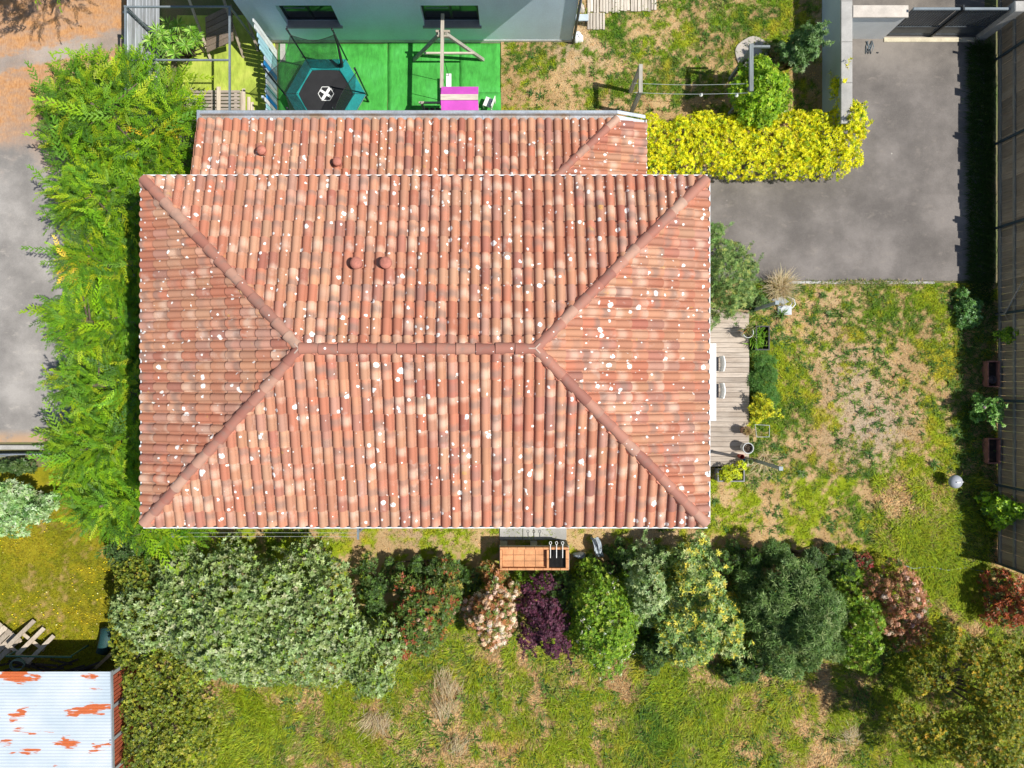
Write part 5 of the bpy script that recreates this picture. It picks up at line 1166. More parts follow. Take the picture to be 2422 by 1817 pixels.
def sprig_t(k, w, spread, seed, ln=1.0, axis=.35):
    """k leaves whorled round a short shoot along +z"""
    r = R(seed); V = []; F = []; T = []
    lv, lf = leaf_t(w)
    for i in range(k):
        a = i*2.399+r.uniform(-.3, .3); el = spread*r.uniform(.55, 1.25); s = ln*r.uniform(.75, 1.1); h = axis*(i/k)*r.uniform(.7, 1.1)
        d = np.array((math.cos(a)*math.cos(el), math.sin(a)*math.cos(el), math.sin(el))); m = frames(d[None], np.array([[0, 0, 1.]]))[0]
        b = len(V); V += [tuple(m @ np.array(q)*s + np.array((0, 0, h))) for q in lv]; F += [tuple(b+j for j in f) for f in lf]; sh = r.uniform(.8, 1.2); T += [(sh, sh, sh)]*len(lv)
    return np.array(V), np.array(F), np.array(T)
def pick(r, n, pal):
    cs = np.array([p[:3] for p in pal]); w_ = np.array([p[3] for p in pal], float); c = cs[r.choice(len(cs), n, p=w_/w_.sum())]
    return c*(1+r.normal(0, .13, (n, 1)))*(1+r.normal(0, .05, (n, 3)))
def lobes_in(px, py, rx, ry, h, n, seed, lr=(.30, .5), flat=.0, rot=0.0, hmin=.45):
    """lobes of a crown whose uneven plan outline follows the given pixel ellipse (measured at about 0.65 h)"""
    r = R(seed); c = W(px, py, h*.65); m = (22-h*.65)/FPX; rx *= m*1.12; ry *= m*1.12; L = []; ph = r.uniform(0, 6.28, 3); n = int(n*1.35)
    for i in range(n):
        d = math.sqrt((i+.5)/n)*.97; a = i*2.399+r.uniform(-.5, .5); k = r.uniform(*lr)*min(rx, ry)*(1.0 if d < .6 else r.uniform(.6, .95)); k = max(k, .14)
        o = 1+.13*math.sin(2*a+ph[0])+.10*math.sin(3*a+ph[1])+.09*math.sin(5*a+ph[2]); x = d*math.cos(a)*max(rx-k*.8, .05)*o; y = d*math.sin(a)*max(ry-k*.8, .05)*o; x, y = x*math.cos(rot)-y*math.sin(rot), x*math.sin(rot)+y*math.cos(rot)
        top = h*(hmin+(1-hmin)*(1-d*d*(1-flat)))*r.uniform(.74, 1.08); kz = min(k*1.15, top*.55); L.append((c.x+x, c.y+y, top-kz, k, k*r.uniform(.8, 1.2), kz))
    return np.array(L), c
def crown_points(L, n, seed, shell=(.72, 1.03), zmin=-.55, deep=.70):
    r = R(seed); a = L[:, 3]*L[:, 4]; N = int(n*1.9); i = r.choice(len(L), N, p=a/a.sum())
    d = norm(r.normal(size=(N, 3))); d[:, 2] = np.where(d[:, 2] < zmin, -d[:, 2], d[:, 2]); d[:, 2] = np.where((d[:, 2] < 0) & (r.rand(N) < .5), -d[:, 2], d[:, 2])
    f = r.uniform(shell[0]**2, shell[1]**2, N)**.5; p = L[i, :3] + d*L[i, 3:]*f[:, None]; keep = np.ones(N, bool)
    for k in range(len(L)): keep &= ~((((p-L[k, :3])/L[k, 3:])**2).sum(1) < deep**2)
    keep &= p[:, 2] > .12; p = p[keep][:n]; nn = norm(d[keep][:n]/L[i[keep][:n], 3:]); return p, nn
def stems(thing_, L, seed, mat, base_r=.05, name='stem'):
    r = random.Random(seed); og = ORG[thing_.name]; mb = MB()
    c = Vector((L[:, 0].mean(), L[:, 1].mean(), 0))
    for l in L[::max(1, len(L)//7)]:
        t_ = Vector(l[:3]); b = c + Vector((r.uniform(-.12, .12), r.uniform(-.12, .12), -.03)); m = b*.45+t_*.55+Vector((0, 0, .15*t_.z)); mb.tube([b, m, t_+Vector((0, 0, l[5]*.3))], [base_r, base_r*.6, base_r*.25], 6)
    return mb.build(name, mat, thing_, smooth=True)
BARK = M('bark', (.14, .105, .075), .95, .35, 6, 40)
def shrub(name, label, cat, px, py, rx, ry, h, n, pal, leaf=(.10, .42, 7), seed=1, nl=14, mat=None, lr=(.30, .5), flowers=None, spread=.45, up=.45, rnd_=.5, shoots=0, group=None, extra=None, flat=0., rot=0., hmin=.45, shell=(.72, 1.03), stem_r=.045):
    """leaf = (length m, width ratio, leaves per sprig)"""
    L, c = lobes_in(px, py, rx, ry, h, nl, seed, lr, flat, rot, hmin)
    if extra is not None: L = np.concatenate([L, np.array(extra)])
    t = thing(name, label, cat, (c.x, c.y, 0), group); r = R(seed+500); mat = mat or LEAF
    stems(t, L, seed, BARK, stem_r)
    P, Nn = crown_points(L, n, seed+1, shell)
    if shoots:
        i = r.choice(len(P), shoots); d = norm(Nn[i]*.8+np.array((0, 0, .6))+r.normal(0, .4, (shoots, 3))); ts = np.repeat(np.linspace(.03, .42, 7)[None], shoots, 0)*r.uniform(.5, 1.3, (shoots, 1))
        sp = (P[i][:, None]+d[:, None]*ts[..., None]).reshape(-1, 3); P = np.concatenate([P, sp]); Nn = np.concatenate([Nn, np.repeat(d, 7, 0)])
    k = len(P); ax = norm(Nn*(1-up)+np.array((0, 0, 1.))*up+r.normal(0, rnd_*.6, (k, 3))); tan = norm(np.cross(ax, norm(r.normal(size=(k, 3)))))
    rot_ = frames(tan, ax)      # z ~ ax
    cols = pick(r, k, pal); parts = []
    for v in range(3):
        s = slice(v, None, 3); tv, tf, tc = sprig_t(leaf[2], leaf[1], spread, seed*7+v); parts.append(scatter('', tv, tf, P[s], rot_[s], leaf[0]*r.uniform(.7, 1.25, len(P[s])), cols[s], mat, t, tc))
    join('foliage', parts, mat, t)
    if flowers:
        fp, fr, nf, per, fpal, size = flowers    # min shell, cluster radius, clusters, petals per cluster, palette, petal size
        P2, N2 = crown_points(L, nf*4, seed+9, (fp, fp+.10), -.1); 
        w_ = P2[:, 2].argsort()[::-1][:nf*3]; P2 = P2[w_][r.permutation(len(w_))[:nf]]; N2 = np.broadcast_to(np.array((0, 0, 1.)), P2.shape)
        d = norm(r.normal(size=(len(P2), per, 3))+np.array((0, 0, .7))); q = (P2[:, None]+d*fr*r.uniform(.6, 1.1, (len(P2), per, 1))).reshape(-1, 3); dd = d.reshape(-1, 3)
        tn = norm(np.cross(dd, norm(r.normal(size=dd.shape)))); fc_ = np.repeat(pick(r, len(P2), fpal), per, 0)*(1+r.normal(0, .12, (len(q), 1)))
        tv = [(-.5, -.5, 0), (.5, -.5, .1), (.5, .5, 0), (-.5, .5, .1)]
        v = scatter('', tv, [(0, 1, 2), (0, 2, 3)], q, frames(tn, dd), size*r.uniform(.7, 1.3, len(q)), fc_, PETAL, t); join('blossom', [v], PETAL, t)
    return t

# ---- cypress
def spray_t(seed):
    r = R(seed); V = []; F = []; T = []
    def tri(a, b, c, s): i = len(V); V.extend([a, b, c]); F.append((i, i+1, i+2)); T.extend([s*.92, s*.92, s*1.12])
    n = 9
    for k in range(n):
        t_ = .08+.88*k/(n-1); base = np.array((t_, .02*math.sin(t_*5), .05*math.sin(t_*3)-.10*t_*t_))
        for sg in (-1, 1):
            ang = sg*(.62+r.uniform(-.15, .15)); L = .27*(1-.60*t_)*r.uniform(.7, 1.2); dz_ = r.uniform(-.10, .22)
            d = np.array((math.cos(ang), math.sin(ang), dz_)); sd_ = np.array((-math.sin(ang), math.cos(ang), 0)); s = r.uniform(.82, 1.18); w_ = .017
            tip = base+d*L; tri(tuple(base+sd_*w_), tuple(base-sd_*w_), tuple(tip), np.ones(3)*s)
            for m in range(2):
                u = .30+.32*m; b = base+d*L*u
                for s2 in (-1, 1):
                    a2 = ang+s2*.55; d2 = np.array((math.cos(a2), math.sin(a2), dz_+r.uniform(-.1, .2))); l2 = L*.42*(1.1-u*.6); n2 = np.array((-math.sin(a2), math.cos(a2), .2))
                    tri(tuple(b+n2*.013), tuple(b-n2*.013), tuple(b+d2*l2), np.array((1.06, 1.04, 1.0))*s)
    e = np.array((1.12, 0, -.08)); tri((.9, .02, -.06), (.9, -.02, -.06), tuple(e), np.ones(3)*1.15)
    return np.array(V), np.array(F), np.array(T)
SPR = [spray_t(s) for s in (1, 2, 3)]
CYP = [(.105, .215, .008, 4), (.075, .17, .010, 3), (.165, .27, .008, 3.2), (.25, .31, .010, 1.5), (.045, .11, .010, 2)]
def cypress(label, cx, cy, rx, ry, h, n, seed, bias=(0, 0), yellow=None, group='cypress trees of the tall hedge', low=.25, length=.85):
    t = thing('cypress_tree', label, 'conifer', (cx, cy, 0), group); r = R(seed); n = int(n*2.5); length *= .72
    mb = MB(); mb.tube([(cx, cy, -.05), (cx+.03, cy, h*.5), (cx, cy+.02, h*.9)], [.13, .08, .03], 8)
    for k in range(9):
        a = r.uniform(0, 6.28); z = h*r.uniform(.3, .8); mb.tube([(cx, cy, z), (cx+rx*.6*math.cos(a), cy+ry*.6*math.sin(a), z+.3)], [.035, .012], 5)
    mb.build('trunk', BARK, t, smooth=True)
    d = norm(r.normal(size=(n, 3))); d[:, 2] = np.abs(d[:, 2])*1.0-low; d = norm(d); f = r.uniform(.45, 1.03, n)
    sq = (np.abs(d[:, 0])**3+np.abs(d[:, 1])**3+1e-6)**(1/3.); hh = np.sqrt(d[:, 0]**2+d[:, 1]**2)
    p = np.stack([cx+d[:, 0]*rx*f*(hh/np.maximum(sq, .3))**.6, cy+d[:, 1]*ry*f*(hh/np.maximum(sq, .3))**.6, np.maximum(h*.42+d[:, 2]*h*.58*f, .25)], 1)
    az = norm(np.stack([d[:, 0]/rx+bias[0], d[:, 1]/ry+bias[1], 0*f], 1)+r.normal(0, .38, (n, 3))*np.array((1, 1, 0)))
    dr = norm(az*1.0+np.array((0, 0, 1.))*(r.uniform(-.15, .45, n)[:, None])); up = norm(np.array((0, 0, 1.))+r.normal(0, .35, (n, 3)))
    cols = pick(r, n, CYP)*1.22; cols *= (.80+.32*fbm(p[:, 0], p[:, 1], .8, 3))[:, None]
    if yellow is not None:
        for yx, yy, yr in yellow: k = (p[:, 0]-yx)**2+(p[:, 1]-yy)**2 < yr*yr; k &= r.rand(n) < .6; cols[k] = np.array((.62, .42, .03))*(1+r.normal(0, .15, (k.sum(), 1)))
    # sprays start inside the crown and end at its surface
    sc_ = length*r.uniform(.55, 1.05, n); ls = (r.rand(n) < .10) & (f > .8); sc_ = np.where(ls, sc_*1.7, sc_); p = p-dr*sc_[:, None]*np.where(ls, .25, .55)[:, None]; p[:, 2] = np.maximum(p[:, 2], .2)
    parts = [scatter('', SPR[v][0], SPR[v][1], p[v::3], frames(dr[v::3], up[v::3]), sc_[v::3], cols[v::3], LEAF, t, SPR[v][2]) for v in range(3)]
    join('foliage', parts, LEAF, t)
yb = lambda px, py, r_=.14: (W(px, py, 3.3).x, W(px, py, 3.3).y, r_)
cypress('broad bright green cypress beside the earth track, largest of the hedge', -11.05, 7.35, 2.15, 1.95, 3.7, 640, 201, (-.10, .10), [yb(345, 262), yb(298, 288)], length=1.0)
names = ['tall hedge cypress opposite the upper left roof corner', 'tall hedge cypress with yellowing twigs opposite the upper left slope', 'tall hedge cypress level with the left end of the ridge', 'tall hedge cypress opposite the lower half of the left slope', 'tall hedge cypress opposite the lower left roof corner', 'lowest cypress of the hedge, drooping over the flower lawn']
for k, cy in enumerate((5.05, 3.35, 1.65, -.05, -1.75, -3.30)):
    cypress(names[k], -11.28+(.10 if k % 2 else -.06)+(.15 if k == 5 else 0), cy, 1.58, 1.10, (3.75, 3.6, 3.8, 3.65, 3.7, 3.3)[k], 400, 210+k, (-.32, 0 if k < 4 else -.15), [yb(145, 610), yb(120, 640, .15), yb(130, 590, .15)] if k == 1 else None)
cypress('cypress filling the lower end of the hedge beside the roof corner', -9.9, -4.05, 1.0, .75, 2.9, 210, 221, (0, -.3))
cypress('conifer beyond the top edge that shades the earth track', -12.7, 12.3, 1.9, 1.9, 5.4, 200, 222, (-.2, -.1), group='conifers by the track', low=-.15)

# ---- hedges
PALE = [(.19, .25, .085, 4), (.25, .32, .13, 3), (.13, .19, .045, 2.5), (.34, .39, .21, 1.8), (.20, .28, .03, 1.5), (.08, .13, .035, 1.5)]
big = shrub('silvery_shrub', 'huge grey-green broad-leaved shrub below the left half of the roof', 'shrub', 612, 1462, 305, 185, 3.1, 9500, PALE, (.105, .46, 6), 301, 34, LEAFG, (.26, .44), shoots=60, up=.42, rot=-.10, flat=.35, spread=.5)
OLIV = [(.17, .20, .020, 4), (.11, .15, .018, 3), (.27, .27, .03, 2.4), (.08, .11, .02, 2)]
def box_hedge(name, label, px0, py0, px1, py1, wpx, h, n, pal, leaf, seed, mat=None, flat=.85):
    L = []; r = R(seed); m = (22-h*.7)/FPX; p0 = W(px0, py0, h*.7); p1 = W(px1, py1, h*.7); d = p1-p0; ln_ = d.length; d = d/ln_; o = Vector((-d.y, d.x, 0)); wm = wpx*m; g = wm*.24
    for i in range(int(ln_/g)+1):
        for j in range(-2, 3):
            q = p0+d*(i*g+r.normal(0, g*.22))+o*(j*wm*.19+r.normal(0, g*.18)); rad = g*r.uniform(.75, 1.15); top = h*r.uniform(.84, 1.04)*(1 if abs(j) < 2 else .93); L.append((q.x, q.y, top-h*.40, rad, rad, h*.40))
    L = np.array(L); c = L[:, :3].mean(0); t = thing(name, label, 'hedge', (c[0], c[1], 0)); P, Nn = crown_points(L, n, seed+1, (.78, 1.03)); r = R(seed+3); q = len(P)
    stems(t, L, seed, BARK, .03)
    ax = norm(Nn*.5+np.array((0, 0, 1.))*.5+r.normal(0, .3, (q, 3))); tan = norm(np.cross(ax, norm(r.normal(size=(q, 3))))); rot_ = frames(tan, ax); cols = pick(r, q, pal); parts = []
    for v in range(3): tv, tf, tc = sprig_t(leaf[2], leaf[1], .5, seed*3+v); parts.append(scatter('', tv, tf, P[v::3], rot_[v::3], leaf[0]*r.uniform(.7, 1.2, len(P[v::3])), cols[v::3], LEAF, t, tc))
    join('foliage', parts, mat or LEAF, t); return t
box_hedge('clipped_hedge', 'clipped yellow-green hedge strip between flower lawn and silvery shrub', 312, 1335, 316, 1560, 82, 2.0, 2600, OLIV, (.065, .55, 7), 311)
box_hedge('clipped_hedge', 'wide olive green clipped hedge right of the rusty shed', 386, 1560, 388, 1840, 158, 2.1, 5600, OLIV, (.07, .5, 7), 312, LEAFG)
YELH = [(.56, .53, .006, 5), (.50, .50, .008, 3), (.62, .58, .03, 2), (.32, .38, .010, 2.2), (.15, .24, .01, 1.4)]
yh = box_hedge('yellow_hedge', 'brilliant yellow hedge between annex roof and driveway', 1545, 345, 2000, 338, 128, 1.35, 7500, YELH, (.072, .40, 6), 313)
shrub('yellow_shrub', 'yellow shrub climbing round the end of the boundary wall', 'shrub', 2006, 290, 36, 95, 1.5, 1100, YELH, (.085, .40, 6), 314, 12, shoots=14, rot=.25, lr=(.5, .8), hmin=.7)
WHED = [(.30, .42, .20, 4), (.20, .32, .10, 3), (.40, .48, .30, 2), (.10, .20, .05, 3)]
shrub('variegated_hedge', 'pale variegated hedge at the left edge above the flower lawn', 'hedge', 35, 1200, 95, 62, 1.5, 1500, WHED, (.10, .40, 6), 315, 14, LEAFG, flat=.8, hmin=.8)
DGRN = [(.045, .085, .022, 4), (.07, .12, .03, 3), (.10, .16, .05, 1.5), (.03, .06, .015, 2)]
shrub('laurel_bush', 'dark green bush between the cypress foot and the clipped hedge', 'shrub', 300, 1306, 52, 32, 1.8, 520, DGRN, (.11, .40, 6), 316, 8, LEAFG)
shrub('laurel_bush', 'small dark bush by the road kerb at the left edge', 'shrub', 30, 1105, 35, 20, .8, 260, DGRN, (.10, .40, 6), 317, 5, LEAFG)

# ---- the shrub row below the house, left to right
PHOT = [(.075, .12, .022, 4), (.11, .17, .03, 3), (.26, .075, .03, 1.0), (.05, .085, .02, 2)]; BLOS = [(.70, .52, .42, 3), (.62, .40, .28, 2), (.74, .62, .55, 2)]
shrub('photinia_bush', 'dark green photinia with bronze tips right of the silvery shrub', 'shrub', 1000, 1440, 88, 105, 2.4, 2300, PHOT+[(.30, .15, .04, .6), (.22, .20, .04, .8)], (.12, .34, 7), 321, 13, LEAFG, flowers=(.98, .05, 8, 26, BLOS, .032))
shrub('photinia_bush', 'photinia with red young leaves at the foot of the silvery shrub', 'shrub', 915, 1540, 48, 48, 1.1, 480, [(.34, .08, .03, 4), (.24, .09, .03, 2), (.12, .17, .03, 3), (.38, .20, .12, 1)], (.11, .34, 7), 322, 7, LEAFG, flowers=(.98, .05, 9, 24, BLOS, .032))
shrub('photinia_bush', 'photinia covered in cream-pink blossom heads above the meadow', 'shrub', 1165, 1450, 72, 98, 2.3, 1300, [(.30, .13, .05, 3), (.36, .17, .06, 2), (.12, .17, .035, 3), (.22, .18, .04, 2)], (.12, .34, 7), 323, 12, LEAFG, flowers=(1.0, .09, 150, 60, [(.74, .53, .38, 4), (.66, .40, .26, 2), (.76, .62, .48, 3)], .034))
PURP = [(.085, .026, .048, 4), (.12, .035, .065, 3), (.05, .016, .03, 3), (.16, .06, .09, 1)]
shrub('purple_shrub', 'dark purple-leaved shrub next to the cream-pink blossom', 'shrub', 1285, 1470, 66, 120, 2.1, 1700, PURP, (.06, .50, 8), 324, 13, LEAF, lr=(.24, .42), rot=.25, shoots=26, flat=.3)
BRGT = [(.14, .25, .018, 4), (.20, .31, .02, 3), (.085, .16, .018, 3), (.30, .38, .05, 1)]
shrub('green_shrub', 'bright green shrub dotted with small white flowers right of the purple one', 'shrub', 1435, 1465, 105, 130, 2.5, 4000, BRGT, (.075, .42, 7), 325, 20, LEAF, flowers=(1.0, .07, 60, 9, [(.74, .74, .60, 3), (.66, .68, .40, 2)], .026), lr=(.26, .46))
shrub('leafy_shrub', 'small light green shrub at the foot of the barbecue', 'shrub', 1270, 1380, 60, 32, 1.0, 420, BRGT, (.07, .4, 7), 326, 6, LEAF, shoots=8)
shrub('leafy_shrub', 'low dark green shrub right of the barbecue beneath the tarp', 'shrub', 1420, 1345, 62, 30, .9, 520, DGRN+[(.10, .18, .03, 2)], (.07, .4, 7), 327, 7, LEAF)
SILV = [(.22, .30, .12, 4), (.30, .38, .18, 3), (.13, .21, .06, 3), (.40, .45, .24, 1)]
shrub('silver_leaf_shrub', 'upright silver-green shrub reaching up beside the white-flowered one', 'shrub', 1525, 1400, 48, 105, 2.6, 900, SILV, (.09, .40, 6), 328, 9, LEAFG, shoots=22, rot=-.15, lr=(.5, .8))
VARI = [(.20, .29, .09, 4), (.12, .20, .04, 3), (.34, .39, .15, 2), (.50, .45, .06, 2.4), (.07, .12, .03, 2)]
shrub('variegated_shrub', 'variegated shrub with pale green and yellow leaf stars below the lower right hip', 'shrub', 1650, 1455, 122, 150, 2.8, 4000, VARI, (.11, .36, 7), 329, 24, LEAFG, shoots=44, lr=(.19, .34))
OLEA = [(.088, .155, .036, 4), (.14, .215, .06, 3), (.055, .105, .022, 3), (.22, .29, .11, 1.3)]
shrub('oleander_bush', 'large blue-green oleander-like bush in the right part of the shrub row', 'shrub', 1890, 1465, 125, 155, 2.7, 5400, OLEA, (.145, .19, 8), 330, 26, LEAF, lr=(.19, .34), spread=.35)
shrub('oleander_bush', 'dark green low bush in the shade above the blue-green one', 'shrub', 1890, 1318, 130, 26, 1.0, 900, DGRN+[(.09, .16, .06, 2)], (.10, .26, 7), 331, 10, LEAF)
shrub('green_shrub', 'narrow bright green shrub with cream flowers left of the rust-pink one', 'shrub', 2040, 1475, 52, 130, 2.2, 1500, BRGT, (.085, .26, 8), 332, 13, LEAF, flowers=(1.0, .06, 16, 24, [(.66, .66, .34, 3)], .026), rot=.12, lr=(.45, .7))
shrub('photinia_bush', 'rust-pink flowering photinia at the right end of the shrub row', 'shrub', 2135, 1445, 88, 100, 2.2, 1000, [(.28, .13, .06, 4), (.34, .17, .09, 3), (.10, .14, .03, 2.5)], (.11, .34, 7), 333, 13, LEAFG, flowers=(1.0, .085, 130, 50, [(.52, .25, .14, 4), (.58, .33, .21, 3), (.70, .52, .42, 1.6)], .034))
shrub('photinia_bush', 'red-leaved photinia in the shade at the right edge', 'shrub', 2405, 1425, 60, 72, 1.6, 700, [(.34, .09, .03, 4), (.26, .07, .03, 3), (.08, .10, .025, 2.5)], (.11, .34, 7), 334, 10, LEAFG)
shrub('red_tipped_bush', 'small dark bush with crimson tips above the blue-green bush', 'shrub', 2040, 1330, 34, 18, .8, 200, [(.22, .03, .03, 3), (.08, .10, .03, 3)], (.10, .32, 6), 335, 4, LEAFG)
for k, (px, py, rx, ry, hh, lb) in enumerate(((1085, 1395, 60, 55, 1.3, 'dark undergrowth between the two photinias'), (1340, 1400, 60, 50, 1.4, 'leafy undergrowth behind the purple shrub'), (1560, 1345, 70, 45, 1.3, 'dark undergrowth right of the tarp'), (1770, 1400, 50, 90, 1.5, 'dark undergrowth between variegated and blue-green bushes'), (1555, 1540, 50, 55, 1.2, 'green undergrowth at the foot of the variegated shrub'), (1770, 1590, 70, 40, .9, 'grassy undergrowth below the blue-green bush'), (1985, 1350, 60, 35, 1.1, 'dark undergrowth above the cream-flowered shrub'), (880, 1400, 50, 80, 1.4, 'dark undergrowth at the right rim of the silvery shrub'), (1660, 1325, 75, 40, 1.5, 'dark undergrowth under the lower right roof corner'), (1000, 1345, 75, 30, 1.2, 'dark undergrowth above the bronze-tipped photinia'), (1480, 1310, 45, 32, 1.1, 'dark undergrowth next to the tarp'), (1790, 1325, 70, 35, 1.5, 'dark undergrowth left of the low shaded bush'))):
    shrub('undergrowth', lb, 'shrub', px, py, rx, ry, hh, 700, DGRN+[(.09, .17, .03, 3), (.13, .22, .03, 1.5)], (.085, .32, 7), 380+k, 8, LEAF, group='undergrowth in the shrub row')
TREE = [(.14, .17, .014, 4), (.20, .21, .016, 3), (.085, .12, .014, 3), (.32, .26, .02, 1.6), (.40, .26, .025, .8)]
shrub('young_tree', 'loose yellow-green tree in the lower right corner', 'tree', 2330, 1690, 190, 205, 3.6, 9500, TREE, (.07, .50, 6), 336, 46, LEAF, lr=(.13, .22), shell=(.5, 1.05), stem_r=.05, hmin=.7, shoots=60)

# ---- around the top yard
VINE = [(.17, .30, .012, 4), (.24, .36, .02, 3), (.10, .20, .015, 2), (.32, .40, .03, 1)]
v_ = shrub('vine', 'bright green vine covering the arbour beside the concrete slab', 'vine', 1795, 215, 62, 85, 2.15, 1500, VINE, (.095, .50, 6), 341, 12, LEAF, hmin=.8, shoots=10, lr=(.4, .6))
shrub('vine_shoots', 'sparse vine shoots hanging right of the arbour', 'vine', 1858, 240, 22, 38, .9, 130, VINE, (.085, .5, 5), 342, 4, LEAF, shoots=5)
shrub('small_tree', 'small dark green tree in front of the blue-grey wall', 'tree', 1898, 108, 44, 48, 1.9, 620, [(.07, .135, .035, 4), (.10, .18, .05, 3), (.17, .25, .10, 1.5)], (.11, .32, 7), 343, 9, LEAFG, shoots=16, lr=(.34, .5))
shrub('low_bush', 'low bush between the small tree and the concrete slab', 'shrub', 1838, 125, 34, 40, .6, 260, [(.09, .14, .03, 3), (.16, .18, .04, 2), (.28, .22, .10, 1)], (.07, .3, 7), 344, 6, LEAF)
shrub('low_bush', 'leafy ground plants under the vine by the yellow hedge', 'shrub', 1775, 268, 60, 26, .5, 420, [(.09, .19, .02, 3), (.13, .26, .03, 3)], (.075, .4, 6), 345, 7, LEAF)

# ---- round the deck
shrub('feathery_shrub', 'loose grey-green shrub against the right side of the roof above the deck', 'shrub', 1728, 655, 80, 98, 2.3, 2300, [(.14, .22, .06, 4), (.21, .29, .09, 3), (.08, .15, .04, 3), (.32, .35, .10, 1.6)], (.085, .20, 8), 351, 16, LEAF, shoots=60, lr=(.26, .42), shell=(.5, 1.05))
shrub('feathery_shrub', 'small grey-green shrub tuft beside the right eave above the larger one', 'shrub', 1690, 552, 26, 32, 2.3, 260, [(.13, .24, .06, 4), (.22, .30, .10, 3)], (.085, .20, 8), 352, 4, LEAF, shoots=12)
shrub('dark_shrub', 'small dark twiggy shrub left of the straw-coloured tuft', 'shrub', 1785, 715, 36, 22, .9, 330, DGRN+[(.12, .22, .05, 3)], (.08, .25, 8), 353, 5, LEAF)
shrub('ferny_plant', 'low dense green ferny plant along the outer edge of the deck', 'shrub', 1808, 905, 40, 72, .55, 1100, [(.06, .15, .025, 4), (.09, .20, .04, 3), (.13, .23, .04, 2)], (.09, .14, 9), 354, 12, LEAF, lr=(.4, .7))
shrub('yellow_bush', 'small yellow-green bush below the ferny plant at the deck', 'shrub', 1805, 968, 30, 34, .9, 380, [(.48, .47, .02, 4), (.34, .38, .025, 3), (.16, .22, .03, 1.5)], (.085, .42, 6), 355, 6, LEAF, shoots=8)
shrub('planter_shrub', 'yellow-green leaves growing out of the lower black planter', 'plant', 1728, 1120, 30, 22, .85, 260, [(.46, .48, .02, 4), (.30, .36, .03, 2), (.18, .22, .03, 1)], (.08, .45, 6), 356, 5, LEAF)
shrub('planter_shrub', 'yellow-green sprig at the edge of the deck above the lower black planter', 'plant', 1755, 1102, 14, 9, .7, 80, [(.46, .48, .02, 4), (.30, .36, .03, 2)], (.07, .45, 6), 357, 3, LEAF)
def strappy(name, label, cat, c, z0, n, ln, wd, pal, seed, spread=(.2, 1.2), rad=.05, lean=(0, 0), mat=None, group=None, flatx=1.0):
    """arching strap leaves from a crown"""
    r = R(seed); t = thing(name, label, cat, (c[0], c[1], z0), group); cols = pick(r, n, pal); V = []; F = []; C = []; og = np.array((c[0], c[1], z0)); m = 5
    for i in range(n):
        a = r.uniform(0, 6.283); e = r.uniform(*spread); L = ln*r.uniform(.6, 1.15); d = np.array((math.cos(a)*flatx+lean[0], math.sin(a)+lean[1])); d /= np.linalg.norm(d); b = r.normal(0, rad, 2)
        s = np.array((-d[1], d[0], 0)); p = np.array((c[0]+b[0], c[1]+b[1], z0)); k = len(V)
        for j in range(m+1):
            w_ = wd*(1-(j/m)**2*.9); V += [p+s*w_/2-og, p-s*w_/2-og]; C += [cols[i]*(.85+.3*j/m)]*2; el = (math.pi/2-e*.35)-(e*1.25)*(j/m); p = p+np.array((d[0]*math.cos(el), d[1]*math.cos(el), math.sin(el)))*L/m
            p[2] = max(p[2], z0+.01)
        for j in range(m): F.append((k+2*j, k+2*j+1, k+2*j+3, k+2*j+2))
    link('leaves', npmesh('leaves', np.array(V), np.array(F), np.array(C).clip(.003, .95)), mat or LEAF, t); return t
STRAW = [(.56, .45, .28, 4), (.62, .53, .36, 3), (.42, .32, .18, 2), (.50, .42, .20, 1)]
q = W(1842, 680, .2); strappy('straw_grass_tuft', 'large straw-coloured ornamental grass tuft at the driveway corner', 'grass', q, .03, 520, .78, .012, STRAW, 401, (.5, 1.5), .10, (.25, .15))
strappy('spiky_plant', 'spiky half-dry plant in the round grey pot', 'plant', (P1.x-.02, P1.y+.08), dz+.30, 60, .36, .025, [(.16, .22, .05, 3), (.36, .30, .12, 2), (.42, .25, .10, 1)], 402, (.3, 1.3), .05)
strappy('strappy_plant', 'strappy green leaves filling the tall black planter', 'plant', W(1790, 800, .35), .25, 130, .42, .04, [(.14, .30, .02, 4), (.20, .38, .03, 3), (.28, .42, .08, 1)], 403, (.3, 1.2), .12, flatx=.5)
strappy('dry_ball_plant', 'round brown dry plant ball in the middle deck pot', 'plant', (P2.x, P2.y), dz+.36, 240, .19, .010, [(.34, .23, .10, 4), (.26, .22, .07, 2), (.42, .28, .13, 2)], 404, (.2, 2.3), .03)
strappy('withered_plant', 'withered plant with dead stems in the large pale pot', 'plant', (P3.x, P3.y), dz+.31, 40, .16, .014, [(.12, .08, .06, 3), (.30, .25, .2, 1)], 405, (.5, 1.6), .07)
q = W(1786, 1066, .3); strappy('rush_tuft', 'green rush tuft beside the large pale pot', 'grass', q, .03, 120, .40, .014, [(.10, .20, .025, 3), (.16, .26, .04, 2), (.42, .38, .2, 1)], 406, (.3, 1.3), .05)
for k, (px, py, s) in enumerate(((1895, 1120, .22), (2205, 1098, .26), (1845, 745, .34), (1690, 1185, .2), (1960, 745, .2), (1945, 700, .18), (2250, 1020, .28))):
    q = W(px, py); strappy('weed_rosette', ['pale striped leaf rosette in the lawn below the deck', 'narrow-leaved rosette near the bare lawn patch', 'dark green rosette below the pale slab', 'small leaf rosette near the lower right roof corner', 'dark weed in the upper lawn near the kerb', 'small weed beside the kerb strip', 'bushy weed at the right rim of the lawn'][k], 'weed', q, .04, 34, s, .03, [(.10, .20, .04, 3), (.15, .25, .06, 2)] + ([(.36, .42, .22, 2)] if k == 0 else []), 410+k, (.7, 1.6), .02, group='weeds in the lawn')
